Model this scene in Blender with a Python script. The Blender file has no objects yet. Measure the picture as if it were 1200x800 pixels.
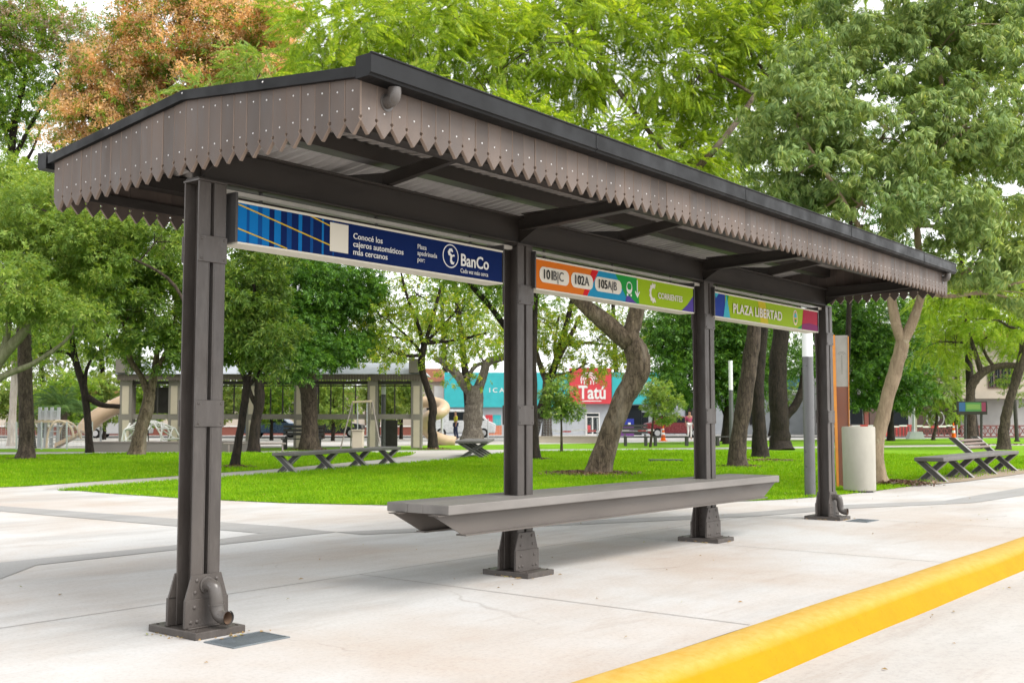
import bpy, math, random
import numpy as np
from mathutils import Vector, Matrix, Euler

# ------------------------------------------------------------------ camera, sky, sun, exposure
R = math.radians
SC = bpy.context.scene
COL = SC.collection
CAM = np.array([-3.6705, -5.1140, 1.2]); YAW = 0.67149; PITCH = 0.07122; FPX = 1282.97
cd = bpy.data.cameras.new('camera'); cam = bpy.data.objects.new('camera', cd); COL.objects.link(cam)
cam.location = CAM; cam.rotation_euler = (math.pi / 2 + PITCH, 0, YAW - math.pi / 2)
cd.sensor_width = 36; cd.lens = FPX / 1200 * 36; cd.clip_end = 2000; cd.clip_start = 0.05
cd.dof.use_dof = True; cd.dof.focus_distance = 7.5; cd.dof.aperture_fstop = 7.1
SC.camera = cam

SUN_EL, SUN_AZ = R(52), YAW - R(118)          # direction towards the sun: angle from +X, counter-clockwise
w = bpy.data.worlds.new('World'); SC.world = w; w.use_nodes = True
nt = w.node_tree; nt.nodes.clear()
sky = nt.nodes.new('ShaderNodeTexSky'); sky.sky_type = 'NISHITA'; sky.sun_disc = False
sky.sun_elevation = SUN_EL; sky.sun_rotation = math.pi / 2 - SUN_AZ
sky.dust_density = 1.0; sky.air_density = 1.0
hs = nt.nodes.new('ShaderNodeHueSaturation'); hs.inputs['Saturation'].default_value = 0.06; hs.inputs['Value'].default_value = 1.0
bg = nt.nodes.new('ShaderNodeBackground'); bg.inputs['Strength'].default_value = 0.15
wo = nt.nodes.new('ShaderNodeOutputWorld')
nt.links.new(sky.outputs[0], hs.inputs['Color']); nt.links.new(hs.outputs[0], bg.inputs['Color']); nt.links.new(bg.outputs[0], wo.inputs[0])
sl = bpy.data.lights.new('sun', 'SUN'); so = bpy.data.objects.new('sun', sl); COL.objects.link(so)
sl.energy = 1.5; sl.angle = R(34); sl.color = (1, .955, .89)
sd = Vector((math.cos(SUN_EL) * math.cos(SUN_AZ), math.cos(SUN_EL) * math.sin(SUN_AZ), math.sin(SUN_EL)))
so.rotation_euler = sd.to_track_quat('Z', 'Y').to_euler(); so.location = (0, -10, 30)
SC.view_settings.view_transform = 'Standard'; SC.view_settings.look = 'None'
SC.view_settings.gamma = 1; SC.view_settings.exposure = 1.42; SC.view_settings.use_curve_mapping = False
SC.render.engine = 'CYCLES'
SC.cycles.max_bounces = 9; SC.cycles.diffuse_bounces = 6; SC.cycles.transmission_bounces = 8; SC.cycles.transparent_max_bounces = 8; SC.cycles.use_denoising = True

# ------------------------------------------------------------------ where things stand (survey of the place)
FW = np.array([math.cos(YAW), math.sin(YAW), 0.]); RT = np.array([math.sin(YAW), -math.cos(YAW), 0.]); UP = np.array([0, 0, 1.])
CP, SP = math.cos(PITCH), math.sin(PITCH)
def ray(u, v):
    a, b = (u - 600) / FPX, (400 - v) / FPX
    return FW * (CP - b * SP) + UP * (SP + b * CP) + RT * a
def at(u, v, d):                                   # point seen at u, v and d metres ahead
    r = ray(u, v); return CAM + r * (d / (r @ FW))
def on(u, v, ax, val):
    r = ray(u, v); return CAM + r * ((val - CAM[ax]) / r[ax])
def G(u, v, z=0.): return on(u, v, 2, z)
def depth(p): return float((np.asarray(p) - CAM) @ FW)
def lx(u, v, d):                                   # sideways offset and height at depth d
    q = at(u, v, d); return float((q - CAM) @ RT), float(q[2])

# ------------------------------------------------------------------ materials
MATS = {}
def newmat(name):
    m = bpy.data.materials.new(name); m.use_nodes = True; n = m.node_tree; n.nodes.clear()
    out = n.nodes.new('ShaderNodeOutputMaterial'); MATS[name] = m
    return m, n, out
def mixrgb(n, a, b, fac, mode='MIX'):
    x = n.nodes.new('ShaderNodeMix'); x.data_type = 'RGBA'; x.blend_type = mode
    for sock, v in ((x.inputs[0], fac), (x.inputs[6], a), (x.inputs[7], b)):
        if hasattr(v, 'is_linked') or hasattr(v, 'links'): n.links.new(v, sock)
        elif isinstance(v, (int, float)): sock.default_value = v
        else: sock.default_value = (*v, 1) if len(v) == 3 else v
    return x.outputs[2]
def noise(n, scale, detail=4, rough=.6, vec=None, dist=0):
    t = n.nodes.new('ShaderNodeTexNoise'); t.inputs['Scale'].default_value = scale; t.inputs['Detail'].default_value = detail
    t.inputs['Roughness'].default_value = rough; t.inputs['Distortion'].default_value = dist
    if vec is not None: n.links.new(vec, t.inputs['Vector'])
    return t.outputs['Fac']
def ramp(n, fac, stops):
    r = n.nodes.new('ShaderNodeValToRGB'); n.links.new(fac, r.inputs[0]); e = r.color_ramp.elements
    while len(e) < len(stops): e.new(.5)
    for k, (p, c) in enumerate(stops):
        e[k].position = p; e[k].color = (*c, 1) if len(c) == 3 else c
    return r.outputs[0]
def coords(n, scale=(1, 1, 1), rot=(0, 0, 0), kind='Object'):
    tc = n.nodes.new('ShaderNodeTexCoord'); mp = n.nodes.new('ShaderNodeMapping')
    n.links.new(tc.outputs[kind], mp.inputs[0]); mp.inputs['Scale'].default_value = scale; mp.inputs['Rotation'].default_value = rot
    return mp.outputs[0]
def bump(n, h, strength=.3, distance=.01):
    b = n.nodes.new('ShaderNodeBump'); b.inputs['Strength'].default_value = strength; b.inputs['Distance'].default_value = distance
    n.links.new(h, b.inputs['Height']); return b.outputs[0]
def principled(n, out, color, rough=.6, metal=0, spec=.5, normal=None):
    b = n.nodes.new('ShaderNodeBsdfPrincipled'); b.inputs['Roughness'].default_value = rough if isinstance(rough, (int, float)) else .5
    if not isinstance(rough, (int, float)): n.links.new(rough, b.inputs['Roughness'])
    b.inputs['Metallic'].default_value = metal; b.inputs['Specular IOR Level'].default_value = spec
    if hasattr(color, 'links'): n.links.new(color, b.inputs['Base Color'])
    else: b.inputs['Base Color'].default_value = (*color, 1)
    if normal is not None: n.links.new(normal, b.inputs['Normal'])
    if out: n.links.new(b.outputs[0], out.inputs[0])
    return b
def island(n):
    g = n.nodes.new('ShaderNodeNewGeometry'); return g.outputs['Random Per Island']

def paint(name, c, c2=None, rough=.5, metal=0, scale=6, bumpst=.08, spec=.5, stretch=(1, 1, 1), isl=0.):
    m, n, out = newmat(name); v = coords(n, stretch)
    f = noise(n, scale, 6, .65, v)
    c2 = c2 or tuple(x * .72 for x in c)
    col = ramp(n, f, [(.32, c2), (.68, c)])
    if isl:
        k = ramp(n, island(n), [(0, (1 - isl,) * 3), (1, (1 + isl,) * 3)])
        col = mixrgb(n, col, k, 1.0, 'MULTIPLY')
    nb = bump(n, noise(n, scale * 9, 3, .6, v), bumpst, .004)
    rr = ramp(n, noise(n, scale * 2, 3, .6, v), [(.3, (max(rough - .12, .05),) * 3), (.7, (min(rough + .15, 1),) * 3)])
    principled(n, out, col, rr, metal, spec, nb); return m

def steelmat(name, c, c2, wear, rust):
    m, n, out = newmat(name); v = coords(n, (1, 1, .35)); vg = coords(n)
    col = ramp(n, noise(n, 4, 8, .7, v), [(.32, c2), (.68, c)])
    streak = ramp(n, noise(n, 9, 6, .75, coords(n, (1.6, 1.6, .3))), [(.50, (0, 0, 0)), (.75, (.30,) * 3)])
    col = mixrgb(n, col, wear, streak)
    scuff = ramp(n, noise(n, 26, 9, .85, vg), [(.60, (0, 0, 0)), (.70, (.7,) * 3)])
    col = mixrgb(n, col, wear, scuff)
    rs_ = ramp(n, noise(n, 7, 9, .8, vg), [(.64, (0, 0, 0)), (.74, (.6,) * 3)])
    col = mixrgb(n, col, rust, rs_)
    rr = ramp(n, noise(n, 12, 5, .7, v), [(.3, (.32,) * 3), (.7, (.62,) * 3)])
    principled(n, out, col, rr, 0, .45, bump(n, noise(n, 40, 6, .75, v), .16, .004)); return m

def leafmat(name, c1, c2, trans=.35, c3=None, spec=.3):
    m, n, out = newmat(name)
    stops = [(0, c1), (.75, c2)] + ([(1, c3)] if c3 else [])
    col = ramp(n, island(n), stops)
    col = mixrgb(n, col, ramp(n, noise(n, .95, 5, .7, coords(n)), [(.34, (.66, .74, .78)), (.52, (1, 1, 1)), (.68, (1.16, 1.08, .92))]), 1.0, 'MULTIPLY')
    b = principled(n, None, col, .5, 0, spec)
    t = n.nodes.new('ShaderNodeBsdfTranslucent')
    n.links.new(mixrgb(n, col, (1.35, 1.25, .55), 1.0, 'MULTIPLY'), t.inputs[0])
    mx = n.nodes.new('ShaderNodeMixShader'); mx.inputs[0].default_value = trans
    n.links.new(b.outputs[0], mx.inputs[1]); n.links.new(t.outputs[0], mx.inputs[2]); n.links.new(mx.outputs[0], out.inputs[0])
    return m

def barkmat(name, c1, c2, scale=5, st=.9, patch=None, cracks=.75):
    m, n, out = newmat(name); v = coords(n, (1, 1, .28), kind='Object')
    f = noise(n, scale * 3, 9, .78, v, .6)
    col = ramp(n, f, [(.38, c1), (.60, c2)])
    vo = n.nodes.new('ShaderNodeTexVoronoi'); vo.feature = 'DISTANCE_TO_EDGE'; vo.inputs['Scale'].default_value = scale * 2.6; n.links.new(coords(n, (1, 1, .32)), vo.inputs['Vector'])
    col = mixrgb(n, col, ramp(n, vo.outputs['Distance'], [(.0, (.42, .40, .38)), (.09, (1, 1, 1))]), cracks, 'MULTIPLY')
    col = mixrgb(n, col, tuple(min(x * 2.1, .5) for x in c2), ramp(n, noise(n, scale * 7, 6, .8), [(.60, (0, 0, 0)), (.72, (.55,) * 3)]))
    if patch: col = mixrgb(n, col, patch, ramp(n, noise(n, scale * .6, 4, .6, v), [(.55, (0, 0, 0)), (.7, (.8, .8, .8))]))
    nb = bump(n, noise(n, scale * 5, 8, .75, v, .8), st, .04)
    principled(n, out, col, .85, 0, .25, nb); return m

# ------------------------------------------------------------------ mesh helpers
def tag(o, label=None, cat=None, group=None, kind=None):
    if label: o['label'] = label
    if cat: o['category'] = cat
    if group: o['group'] = group
    if kind: o['kind'] = kind
    return o
def empty(name, label, cat, loc=(0, 0, 0), rz=0, group=None):
    o = bpy.data.objects.new(name, None); COL.objects.link(o); o.location = [float(x) for x in loc]; o.rotation_euler = (0, 0, rz)
    o.empty_display_size = .2
    return tag(o, label, cat, group)

class MB:
    def __init__(s): s.v = []; s.f = []; s.m = []; s.cur = 0
    def add(s, vs, fs):
        b = len(s.v); s.v += [tuple(float(c) for c in q) for q in vs]
        for f in fs: s.f.append([b + i for i in f]); s.m.append(s.cur)
        return s
    def box(s, x0, x1, y0, y1, z0, z1):
        if x0 > x1: x0, x1 = x1, x0
        if y0 > y1: y0, y1 = y1, y0
        if z0 > z1: z0, z1 = z1, z0
        return s.add([(x0, y0, z0), (x1, y0, z0), (x1, y1, z0), (x0, y1, z0), (x0, y0, z1), (x1, y0, z1), (x1, y1, z1), (x0, y1, z1)],
                     [(0, 3, 2, 1), (4, 5, 6, 7), (0, 1, 5, 4), (1, 2, 6, 5), (2, 3, 7, 6), (3, 0, 4, 7)])
    def prism(s, pts, vec):                         # polygon (3-D points) extruded along vec
        n = len(pts); vec = np.array(vec, float); P = [np.array(q, float) for q in pts]
        vs = P + [q + vec for q in P]
        fs = [tuple(range(n - 1, -1, -1)), tuple(range(n, 2 * n))] + [(i, (i + 1) % n, n + (i + 1) % n, n + i) for i in range(n)]
        return s.add(vs, fs)
    def sheet(s, pts): return s.add(pts, [tuple(range(len(pts)))])
    def tube(s, pts, rad, sides=10, cap=True, squash=None):
        P = [np.array(q, float) for q in pts]; n = len(P)
        if isinstance(rad, (int, float)): rad = [rad] * n
        t0 = P[1] - P[0]; t0 = t0 / np.linalg.norm(t0)
        a = np.array([0, 0, 1.]) if abs(t0[2]) < .9 else np.array([1., 0, 0])
        nx = np.cross(t0, a); nx /= np.linalg.norm(nx)
        vs = []
        for i in range(n):
            t = P[min(i + 1, n - 1)] - P[max(i - 1, 0)]; t = t / (np.linalg.norm(t) + 1e-9)
            nx = nx - t * (nx @ t); nx /= np.linalg.norm(nx) + 1e-9; ny = np.cross(t, nx)
            for k in range(sides):
                an = 2 * math.pi * k / sides
                vs.append(P[i] + (nx * math.cos(an) + ny * math.sin(an)) * rad[i])
        fs = [(i * sides + k, i * sides + (k + 1) % sides, (i + 1) * sides + (k + 1) % sides, (i + 1) * sides + k) for i in range(n - 1) for k in range(sides)]
        if cap: fs += [tuple(range(sides - 1, -1, -1)), tuple(range((n - 1) * sides, n * sides))]
        return s.add(vs, fs)
    def cyl(s, p, r, h, sides=16, axis=2, r2=None):
        q = list(p); q[axis] += h
        return s.tube([p, q], [r, r if r2 is None else r2], sides)
    def dome(s, c, nrm, r, hgt=.6, sides=8):        # rivet head
        nrm = np.array(nrm, float); nrm /= np.linalg.norm(nrm); a = np.array([0, 0, 1.]) if abs(nrm[2]) < .9 else np.array([1., 0, 0])
        ux = np.cross(nrm, a); ux /= np.linalg.norm(ux); uy = np.cross(nrm, ux); c = np.array(c, float); vs = []; 
        for rr, hh in ((1, 0), (.8, .55), (.4, .92)):
            for k in range(sides):
                an = 2 * math.pi * k / sides; vs.append(c + (ux * math.cos(an) + uy * math.sin(an)) * r * rr + nrm * r * hgt * hh)
        vs.append(c + nrm * r * hgt); fs = []
        for k in range(2):
            for i in range(sides): fs.append((k * sides + i, k * sides + (i + 1) % sides, (k + 1) * sides + (i + 1) % sides, (k + 1) * sides + i))
        for i in range(sides): fs.append((2 * sides + i, 2 * sides + (i + 1) % sides, 3 * sides))
        return s.add(vs, fs)
    def build(s, name, mats, parent=None, smooth=False, off=None):
        me = bpy.data.meshes.new(name)
        V = s.v if off is None else [tuple(np.array(q) - off) for q in s.v]
        me.from_pydata(V, [], s.f)
        if not isinstance(mats, (list, tuple)): mats = [mats]
        for m in mats: me.materials.append(m)
        if len(mats) > 1: me.polygons.foreach_set('material_index', s.m)
        if smooth:
            me.polygons.foreach_set('use_smooth', [True] * len(me.polygons))
            me.set_sharp_from_angle(angle=R(42))
        me.validate(); me.update()
        o = bpy.data.objects.new(name, me); COL.objects.link(o)
        if parent: o.parent = parent
        return o

def quadmesh(name, Q, mat, parent=None, off=None):   # Q: (n,4,3) array of quads, built fast
    Q = np.asarray(Q, np.float32)
    if off is not None: Q = Q - np.asarray(off, np.float32)
    n = len(Q); me = bpy.data.meshes.new(name)
    me.vertices.add(4 * n); me.loops.add(4 * n); me.polygons.add(n)
    me.vertices.foreach_set('co', Q.reshape(-1)); me.loops.foreach_set('vertex_index', np.arange(4 * n, dtype=np.int32))
    me.polygons.foreach_set('loop_start', np.arange(0, 4 * n, 4, dtype=np.int32))
    me.polygons.foreach_set('loop_total', np.full(n, 4, np.int32))
    me.update(calc_edges=True); me.materials.append(mat)
    o = bpy.data.objects.new(name, me); COL.objects.link(o)
    if parent: o.parent = parent
    return o

def spline(pts, k=5):
    P = np.array(pts, float)
    if len(P) < 3: return P if len(P) < 2 else np.array([P[0] + (P[1] - P[0]) * t for t in np.linspace(0, 1, k + 1)])
    out = []; E = np.vstack([2 * P[0] - P[1], P, 2 * P[-1] - P[-2]])
    for i in range(1, len(E) - 2):
        a, b, c, d = E[i - 1], E[i], E[i + 1], E[i + 2]
        for t in np.linspace(0, 1, k, endpoint=False):
            out.append(.5 * ((2 * b) + (-a + c) * t + (2 * a - 5 * b + 4 * c - d) * t * t + (-a + 3 * b - 3 * c + d) * t ** 3))
    out.append(P[-1]); return np.array(out)

def lettering(name, body, size, mat, parent, loc, rot=(math.pi / 2, 0, 0), align='LEFT', bold=0., xs=1., valign='CENTER', spacing=1.):
    c = bpy.data.curves.new(name, 'FONT'); c.body = body; c.size = size; c.align_x = align; c.align_y = valign; c.offset = bold; c.extrude = .0008
    c.space_line = spacing; c.space_character = 1.0; c.resolution_u = 3
    o = bpy.data.objects.new(name + '_tmp', c); COL.objects.link(o)
    dg = bpy.context.evaluated_depsgraph_get(); me = bpy.data.meshes.new_from_object(o.evaluated_get(dg))
    bpy.data.objects.remove(o); bpy.data.curves.remove(c)
    me.materials.clear(); me.materials.append(mat); me.name = name
    t = bpy.data.objects.new(name, me); COL.objects.link(t); t.parent = parent; t.location = [float(x) for x in loc]; t.rotation_euler = rot; t.scale = (xs, 1, 1)
    return t


def bevel(o, wd=.006, seg=2):
    m = o.modifiers.new('bevel', 'BEVEL'); m.width = wd; m.segments = seg; m.limit_method = 'ANGLE'; m.angle_limit = R(40); return o

# ------------------------------------------------------------------ ground, plaza, road, kerb, lawns
rng = np.random.default_rng(7); random.seed(7)
def concrete(name, base, stain, warm, warm_amt=.5, sc=1.):
    m, n, out = newmat(name); v = coords(n)
    vs = coords(n, (.35, 1.4, 1), (0, 0, R(8)))
    col = ramp(n, noise(n, .55 * sc, 9, .66, vs), [(.33, stain), (.5, base), (.8, tuple(min(x * 1.08, 1) for x in base))])
    wm = ramp(n, noise(n, .33 * sc, 8, .68, v, .3), [(.42, (0, 0, 0)), (.66, (warm_amt,) * 3)])
    col = mixrgb(n, col, warm, wm)
    fine = ramp(n, noise(n, 38 * sc, 6, .8, v), [(.30, (.74,) * 3), (.52, (1,) * 3)])
    col = mixrgb(n, col, fine, .8, 'MULTIPLY')
    spots = ramp(n, noise(n, 5.5 * sc, 10, .8, vs), [(.24, (.62, .57, .52)), (.36, (1, 1, 1))])
    col = mixrgb(n, col, spots, .6, 'MULTIPLY')
    drag = ramp(n, noise(n, 2.4 * sc, 9, .78, coords(n, (.22, 1.6, 1), (0, 0, R(-14))), .4), [(.55, (0, 0, 0)), (.72, (.6,) * 3)])
    col = mixrgb(n, col, tuple(x * .80 for x in warm), drag)
    vo = n.nodes.new('ShaderNodeTexVoronoi'); vo.feature = 'DISTANCE_TO_EDGE'; vo.inputs['Scale'].default_value = .33 * sc
    wv = n.nodes.new('ShaderNodeTexNoise'); wv.inputs['Scale'].default_value = 1.6; wv.inputs['Detail'].default_value = 8; n.links.new(v, wv.inputs['Vector'])
    add = n.nodes.new('ShaderNodeVectorMath'); add.operation = 'MULTIPLY_ADD'; n.links.new(wv.outputs['Color'], add.inputs[0]); add.inputs[1].default_value = (.5, .5, 0); n.links.new(v, add.inputs[2]); n.links.new(add.outputs[0], vo.inputs['Vector'])
    crack = ramp(n, vo.outputs['Distance'], [(.0, (.55, .50, .46)), (.0035, (1, 1, 1))])
    gate = ramp(n, noise(n, .8, 3, .5, v), [(.57, (0, 0, 0)), (.66, (.5,) * 3)])
    col = mixrgb(n, col, mixrgb(n, col, crack, 1.0, 'MULTIPLY'), gate)
    blot = ramp(n, noise(n, 16 * sc, 4, .5, v), [(.72, (1, 1, 1)), (.755, (.60, .56, .52))])
    col = mixrgb(n, col, blot, .8, 'MULTIPLY')
    nb = bump(n, noise(n, 60, 5, .7, v), .12, .004)
    principled(n, out, col, .75, 0, .35, nb); return m
M_plaza = concrete('plaza_concrete', (.440, .437, .432), (.325, .311, .298), (.375, .312, .262), .8)
M_road = concrete('road_concrete', (.41, .398, .382), (.33, .31, .29), (.36, .305, .26), .5, .8)
M_band = concrete('band_paving', (.27, .268, .264), (.22, .217, .214), (.28, .255, .23), .3, 1.5)
M_path = concrete('path_concrete', (.36, .345, .32), (.29, .275, .25), (.33, .285, .24), .5)
M_earth = paint('earth', (.20, .17, .12), (.11, .12, .05), .95, scale=.2)
def lawnmat():
    m, n, out = newmat('lawn'); v = coords(n)
    col = ramp(n, noise(n, .22, 5, .6, v), [(.3, (.105, .235, .006)), (.50, (.155, .32, .006)), (.75, (.205, .37, .010))])
    f = ramp(n, noise(n, 30, 5, .8, v), [(.3, (.55, .6, .5)), (.6, (1.1, 1.08, 1))])
    col = mixrgb(n, col, f, .85, 'MULTIPLY')
    principled(n, out, col, .8, 0, .15, bump(n, noise(n, 45, 4, .8, v), .8, .03)); return m
M_lawn = lawnmat()
def yellow():
    m, n, out = newmat('kerb_yellow'); v = coords(n)
    col = ramp(n, noise(n, 3.5, 10, .8, coords(n, (.7, 1, 1))), [(.3, (.34, .165, .001)), (.6, (.40, .20, .001))])
    worn_skylit = ramp(n, noise(n, 11, 10, .8, v), [(.30, (.35,) * 3), (.60, (.95,) * 3)])
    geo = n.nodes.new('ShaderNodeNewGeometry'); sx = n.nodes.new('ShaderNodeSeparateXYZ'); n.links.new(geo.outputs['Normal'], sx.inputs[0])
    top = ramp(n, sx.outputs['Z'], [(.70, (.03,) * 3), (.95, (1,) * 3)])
    k = mixrgb(n, worn_skylit, top, 1.0, 'MULTIPLY')
    col = mixrgb(n, col, (.45, .31, .085), k)  # upward faces paler: worn paint, plus sky light put into the colour
    col = mixrgb(n, col, ramp(n, noise(n, 24, 7, .8, v), [(.28, (.5, .42, .34)), (.40, (1, 1, 1))]), .7, 'MULTIPLY')
    principled(n, out, col, .7, 0, .08, bump(n, noise(n, 30, 5, .7, v), .2, .006)); return m
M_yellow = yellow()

b = MB(); b.sheet([(-600, -600, -.3), (900, -600, -.3), (900, 900, -.3), (-600, 900, -.3)])
tag(b.build('ground', M_earth), kind='structure')
b = MB(); b.sheet([(-60, -2.16, 0), (170, -2.16, 0), (170, 150, 0), (-60, 150, 0)])
tag(b.build('plaza_pavement', M_plaza), kind='structure')
b = MB(); b.sheet([(-60, -40, -.15), (170, -40, -.15), (170, -2.5, -.15), (-60, -2.5, -.15)])
tag(b.build('road', M_road), kind='structure')
# kerb: rounded section swept along X
prof = [(-2.165, -.05), (-2.165, .004), (-2.19, .012), (-2.30, .010), (-2.37, .000), (-2.415, -.018), (-2.445, -.045), (-2.475, -.085), (-2.51, -.135), (-2.53, -.16), (-2.53, -.25)]
b = MB(); xs = np.concatenate([np.arange(-40, 0, 4), np.arange(0, 20, .5), np.arange(20, 100, 5)])
vs = []
for x in xs:
    for k, (y, z) in enumerate(prof): vs.append((x, y + .004 * math.sin(x * 1.7 + k), z + .003 * math.sin(x * 2.3 + k * .5)))
npf = len(prof)
b.add(vs, [(i * npf + k, i * npf + k + 1, (i + 1) * npf + k + 1, (i + 1) * npf + k) for i in range(len(xs) - 1) for k in range(npf - 1)])
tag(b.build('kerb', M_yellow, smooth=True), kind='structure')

def gp(l, z): return [tuple(G(u, v)[:2]) + (z,) for u, v in l]
FARN = [(-250, 533.5), (200, 531), (500, 529.5), (700, 528), (1000, 524.5), (1500, 518)]
lawnA = gp([(67, 574.7), (107, 571), (160, 566.7), (208, 563.2), (265, 559.5), (330, 555), (470, 543.8), (530, 538.5), (575, 533), (600, 529.8), (700, 528), (1000, 524.5), (1500, 518)], .008)
lawnA += [(60, -2, .008), (40, -.1, .008), (30, .9, .008), (23.4, 1.45, .008), (17.2, 1.62, .008), (14.68, 1.66, .008), (12.9, 1.80, .008), (11.9, 2.02, .008), (10.9, 2.45, .008), (9.8, 3.25, .008), (8.6, 4.4, .008), (7.41, 5.83, .008), (6.75, 7.3, .008), (6.4, 9.2, .008), (6.32, 11.2, .008), (6.36, 12.2, .008)]
lawnB = gp([(-250, 576), (0, 571), (27, 570), (80, 566.6), (133, 562.7), (170, 560.5), (265, 553.5), (330, 549), (400, 542.5), (450, 538), (480, 533.5), (486, 530.6), (200, 531), (-250, 533.5)], .008)
lawnC = gp([(-250, 531), (200, 528.8), (500, 527.3), (700, 525.9), (1000, 522.4), (1500, 516), (1500, 511.5), (1000, 514.2), (640, 520.2), (300, 524.5), (-250, 527)], .008)
for pl in (lawnA, lawnB, lawnC):
    b = MB(); b.sheet(pl); tag(b.build('lawn', M_lawn), kind='structure')
# the diagonal path through the lawn has its own older paving
pth = gp([(50, 574), (107, 571), (160, 566.7), (208, 563.2), (265, 559.5), (330, 555), (470, 543.8), (530, 538.5), (575, 533), (600, 529.8), (486, 530.6), (480, 533.5), (450, 538), (400, 542.5), (330, 549), (265, 553.5), (170, 560.5), (133, 562.7), (80, 566.6)], .004)
b = MB(); b.sheet(pth); tag(b.build('path', M_path), kind='structure')
# grey paving bands in the plaza
def strip(l, name='paving_band', z=.004): 
    b = MB(); b.sheet([(x, y, z) for x, y in l]); tag(b.build(name, M_band), kind='structure')
strip([(4.42, 3.72), (4.46, 4.6), (3.95, 9.9), (3.2, 16), (2.8, 16), (3.5, 9.2), (3.83, 4.25), (3.9, 3.72)])
strip([(.46, 3.1), (1.05, 3.66), (3.895, 3.715), (3.826, 4.24), (2.54, 4.0), (.95, 4.06), (.2, 3.75), (-4, 1.4), (-4, .6)])
strip([(4.424, 3.725), (9.2, 1.45), (11.3, .98), (13.1, .05), (13.0, -.42), (11.0, .55), (9.0, 1.05), (4.4, 3.3)], z=.0042)
strip([(13.105, .045), (17.3, -.06), (30, -.4), (30, -.95), (15.2, -.57), (13.005, -.415)], z=.0045)
# saw-cut joints
M_joint = paint('joint', (.17, .155, .14), rough=.9)
b = MB()
for (x0, y0, x1, y1) in ((-6, 1.22, 9.4, 1.14), (2.3, -2.15, 2.34, 1.17), (5.9, -2.15, 5.94, 1.155), (9.4, -2.15, 9.42, 1.14), (9.42, 1.14, 12, .35), (-1.3, -2.15, -1.3, 1.19), (13.5, -2.15, 13.6, -.45), (17.5, -2.15, 17.6, -.6)):
    d = np.array([x1 - x0, y1 - y0]); nrm = np.array([-d[1], d[0]]) / np.linalg.norm(d) * .004
    b.sheet([(x0 - nrm[0], y0 - nrm[1], .0035), (x1 - nrm[0], y1 - nrm[1], .0035), (x1 + nrm[0], y1 + nrm[1], .0035), (x0 + nrm[0], y0 + nrm[1], .0035)])
tag(b.build('pavement_joints', M_joint), kind='structure')

def inpoly(P, poly):
    x, y = P[:, 0], P[:, 1]; c = np.zeros(len(P), bool); q = np.array(poly)[:, :2]
    for i in range(len(q)):
        x1, y1 = q[i]; x2, y2 = q[i - 1]
        k = ((y1 > y) != (y2 > y)) & (x < (x2 - x1) * (y - y1) / (y2 - y1 + 1e-12) + x1); c ^= k
    return c
M_blade = leafmat('grass_blade', (.13, .29, .006), (.215, .40, .009), .4, (.32, .42, .035), .08)
P = np.column_stack([rng.uniform(5, 34, 1500000), rng.uniform(.5, 30, 1500000)])
dd = (P - CAM[:2]) @ FW[:2]; rr_ = (P - CAM[:2]) @ RT[:2]
keep = (dd > 10) & (np.abs(rr_) < dd * .55 + 1) & (rng.random(len(P)) < np.clip((15.5 / dd) ** 2.2, 0, 1)); P = P[keep]; dd = dd[keep]
bare = [(17.3, 1.45), (18.6, 1.30), (20.5, 1.25), (22.5, 1.22), (24.6, 1.15), (25.0, 1.9), (24.2, 2.35), (22, 2.2), (20, 2.45), (18.4, 2.3), (17.5, 2.0)]
b = MB(); b.sheet([(x, y, .0105) for x, y in bare]); tag(b.build('bare_earth', paint('bare_earth_soil', (.30, .235, .165), (.20, .155, .105), .95, scale=3)), kind='structure')
Pj = P + rng.normal(0, .05, P.shape)
k = (inpoly(Pj, lawnA) | inpoly(Pj, lawnB)) & ~(inpoly(P + rng.normal(0, .12, P.shape), bare) & (rng.random(len(P)) < .93)); P = P[k]; dd = dd[k]
n_ = len(P); an = rng.uniform(0, 2 * np.pi, n_); h = rng.uniform(.025, .06, n_) * np.clip(dd / 18, 1, 1.5); wd = .0055 * np.clip(dd / 15, 1, 2.2)
lean = rng.normal(0, .025, (n_, 2)); dx, dy = np.cos(an) * wd, np.sin(an) * wd
z0 = np.full(n_, .006)
Q = np.stack([np.column_stack([P[:, 0] - dx, P[:, 1] - dy, z0]), np.column_stack([P[:, 0] + dx, P[:, 1] + dy, z0]),
              np.column_stack([P[:, 0] + dx * .35 + lean[:, 0], P[:, 1] + dy * .35 + lean[:, 1], h]), np.column_stack([P[:, 0] - dx * .35 + lean[:, 0], P[:, 1] - dy * .35 + lean[:, 1], h])], 1)
tag(quadmesh('grass', Q, M_blade), kind='stuff')

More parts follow.
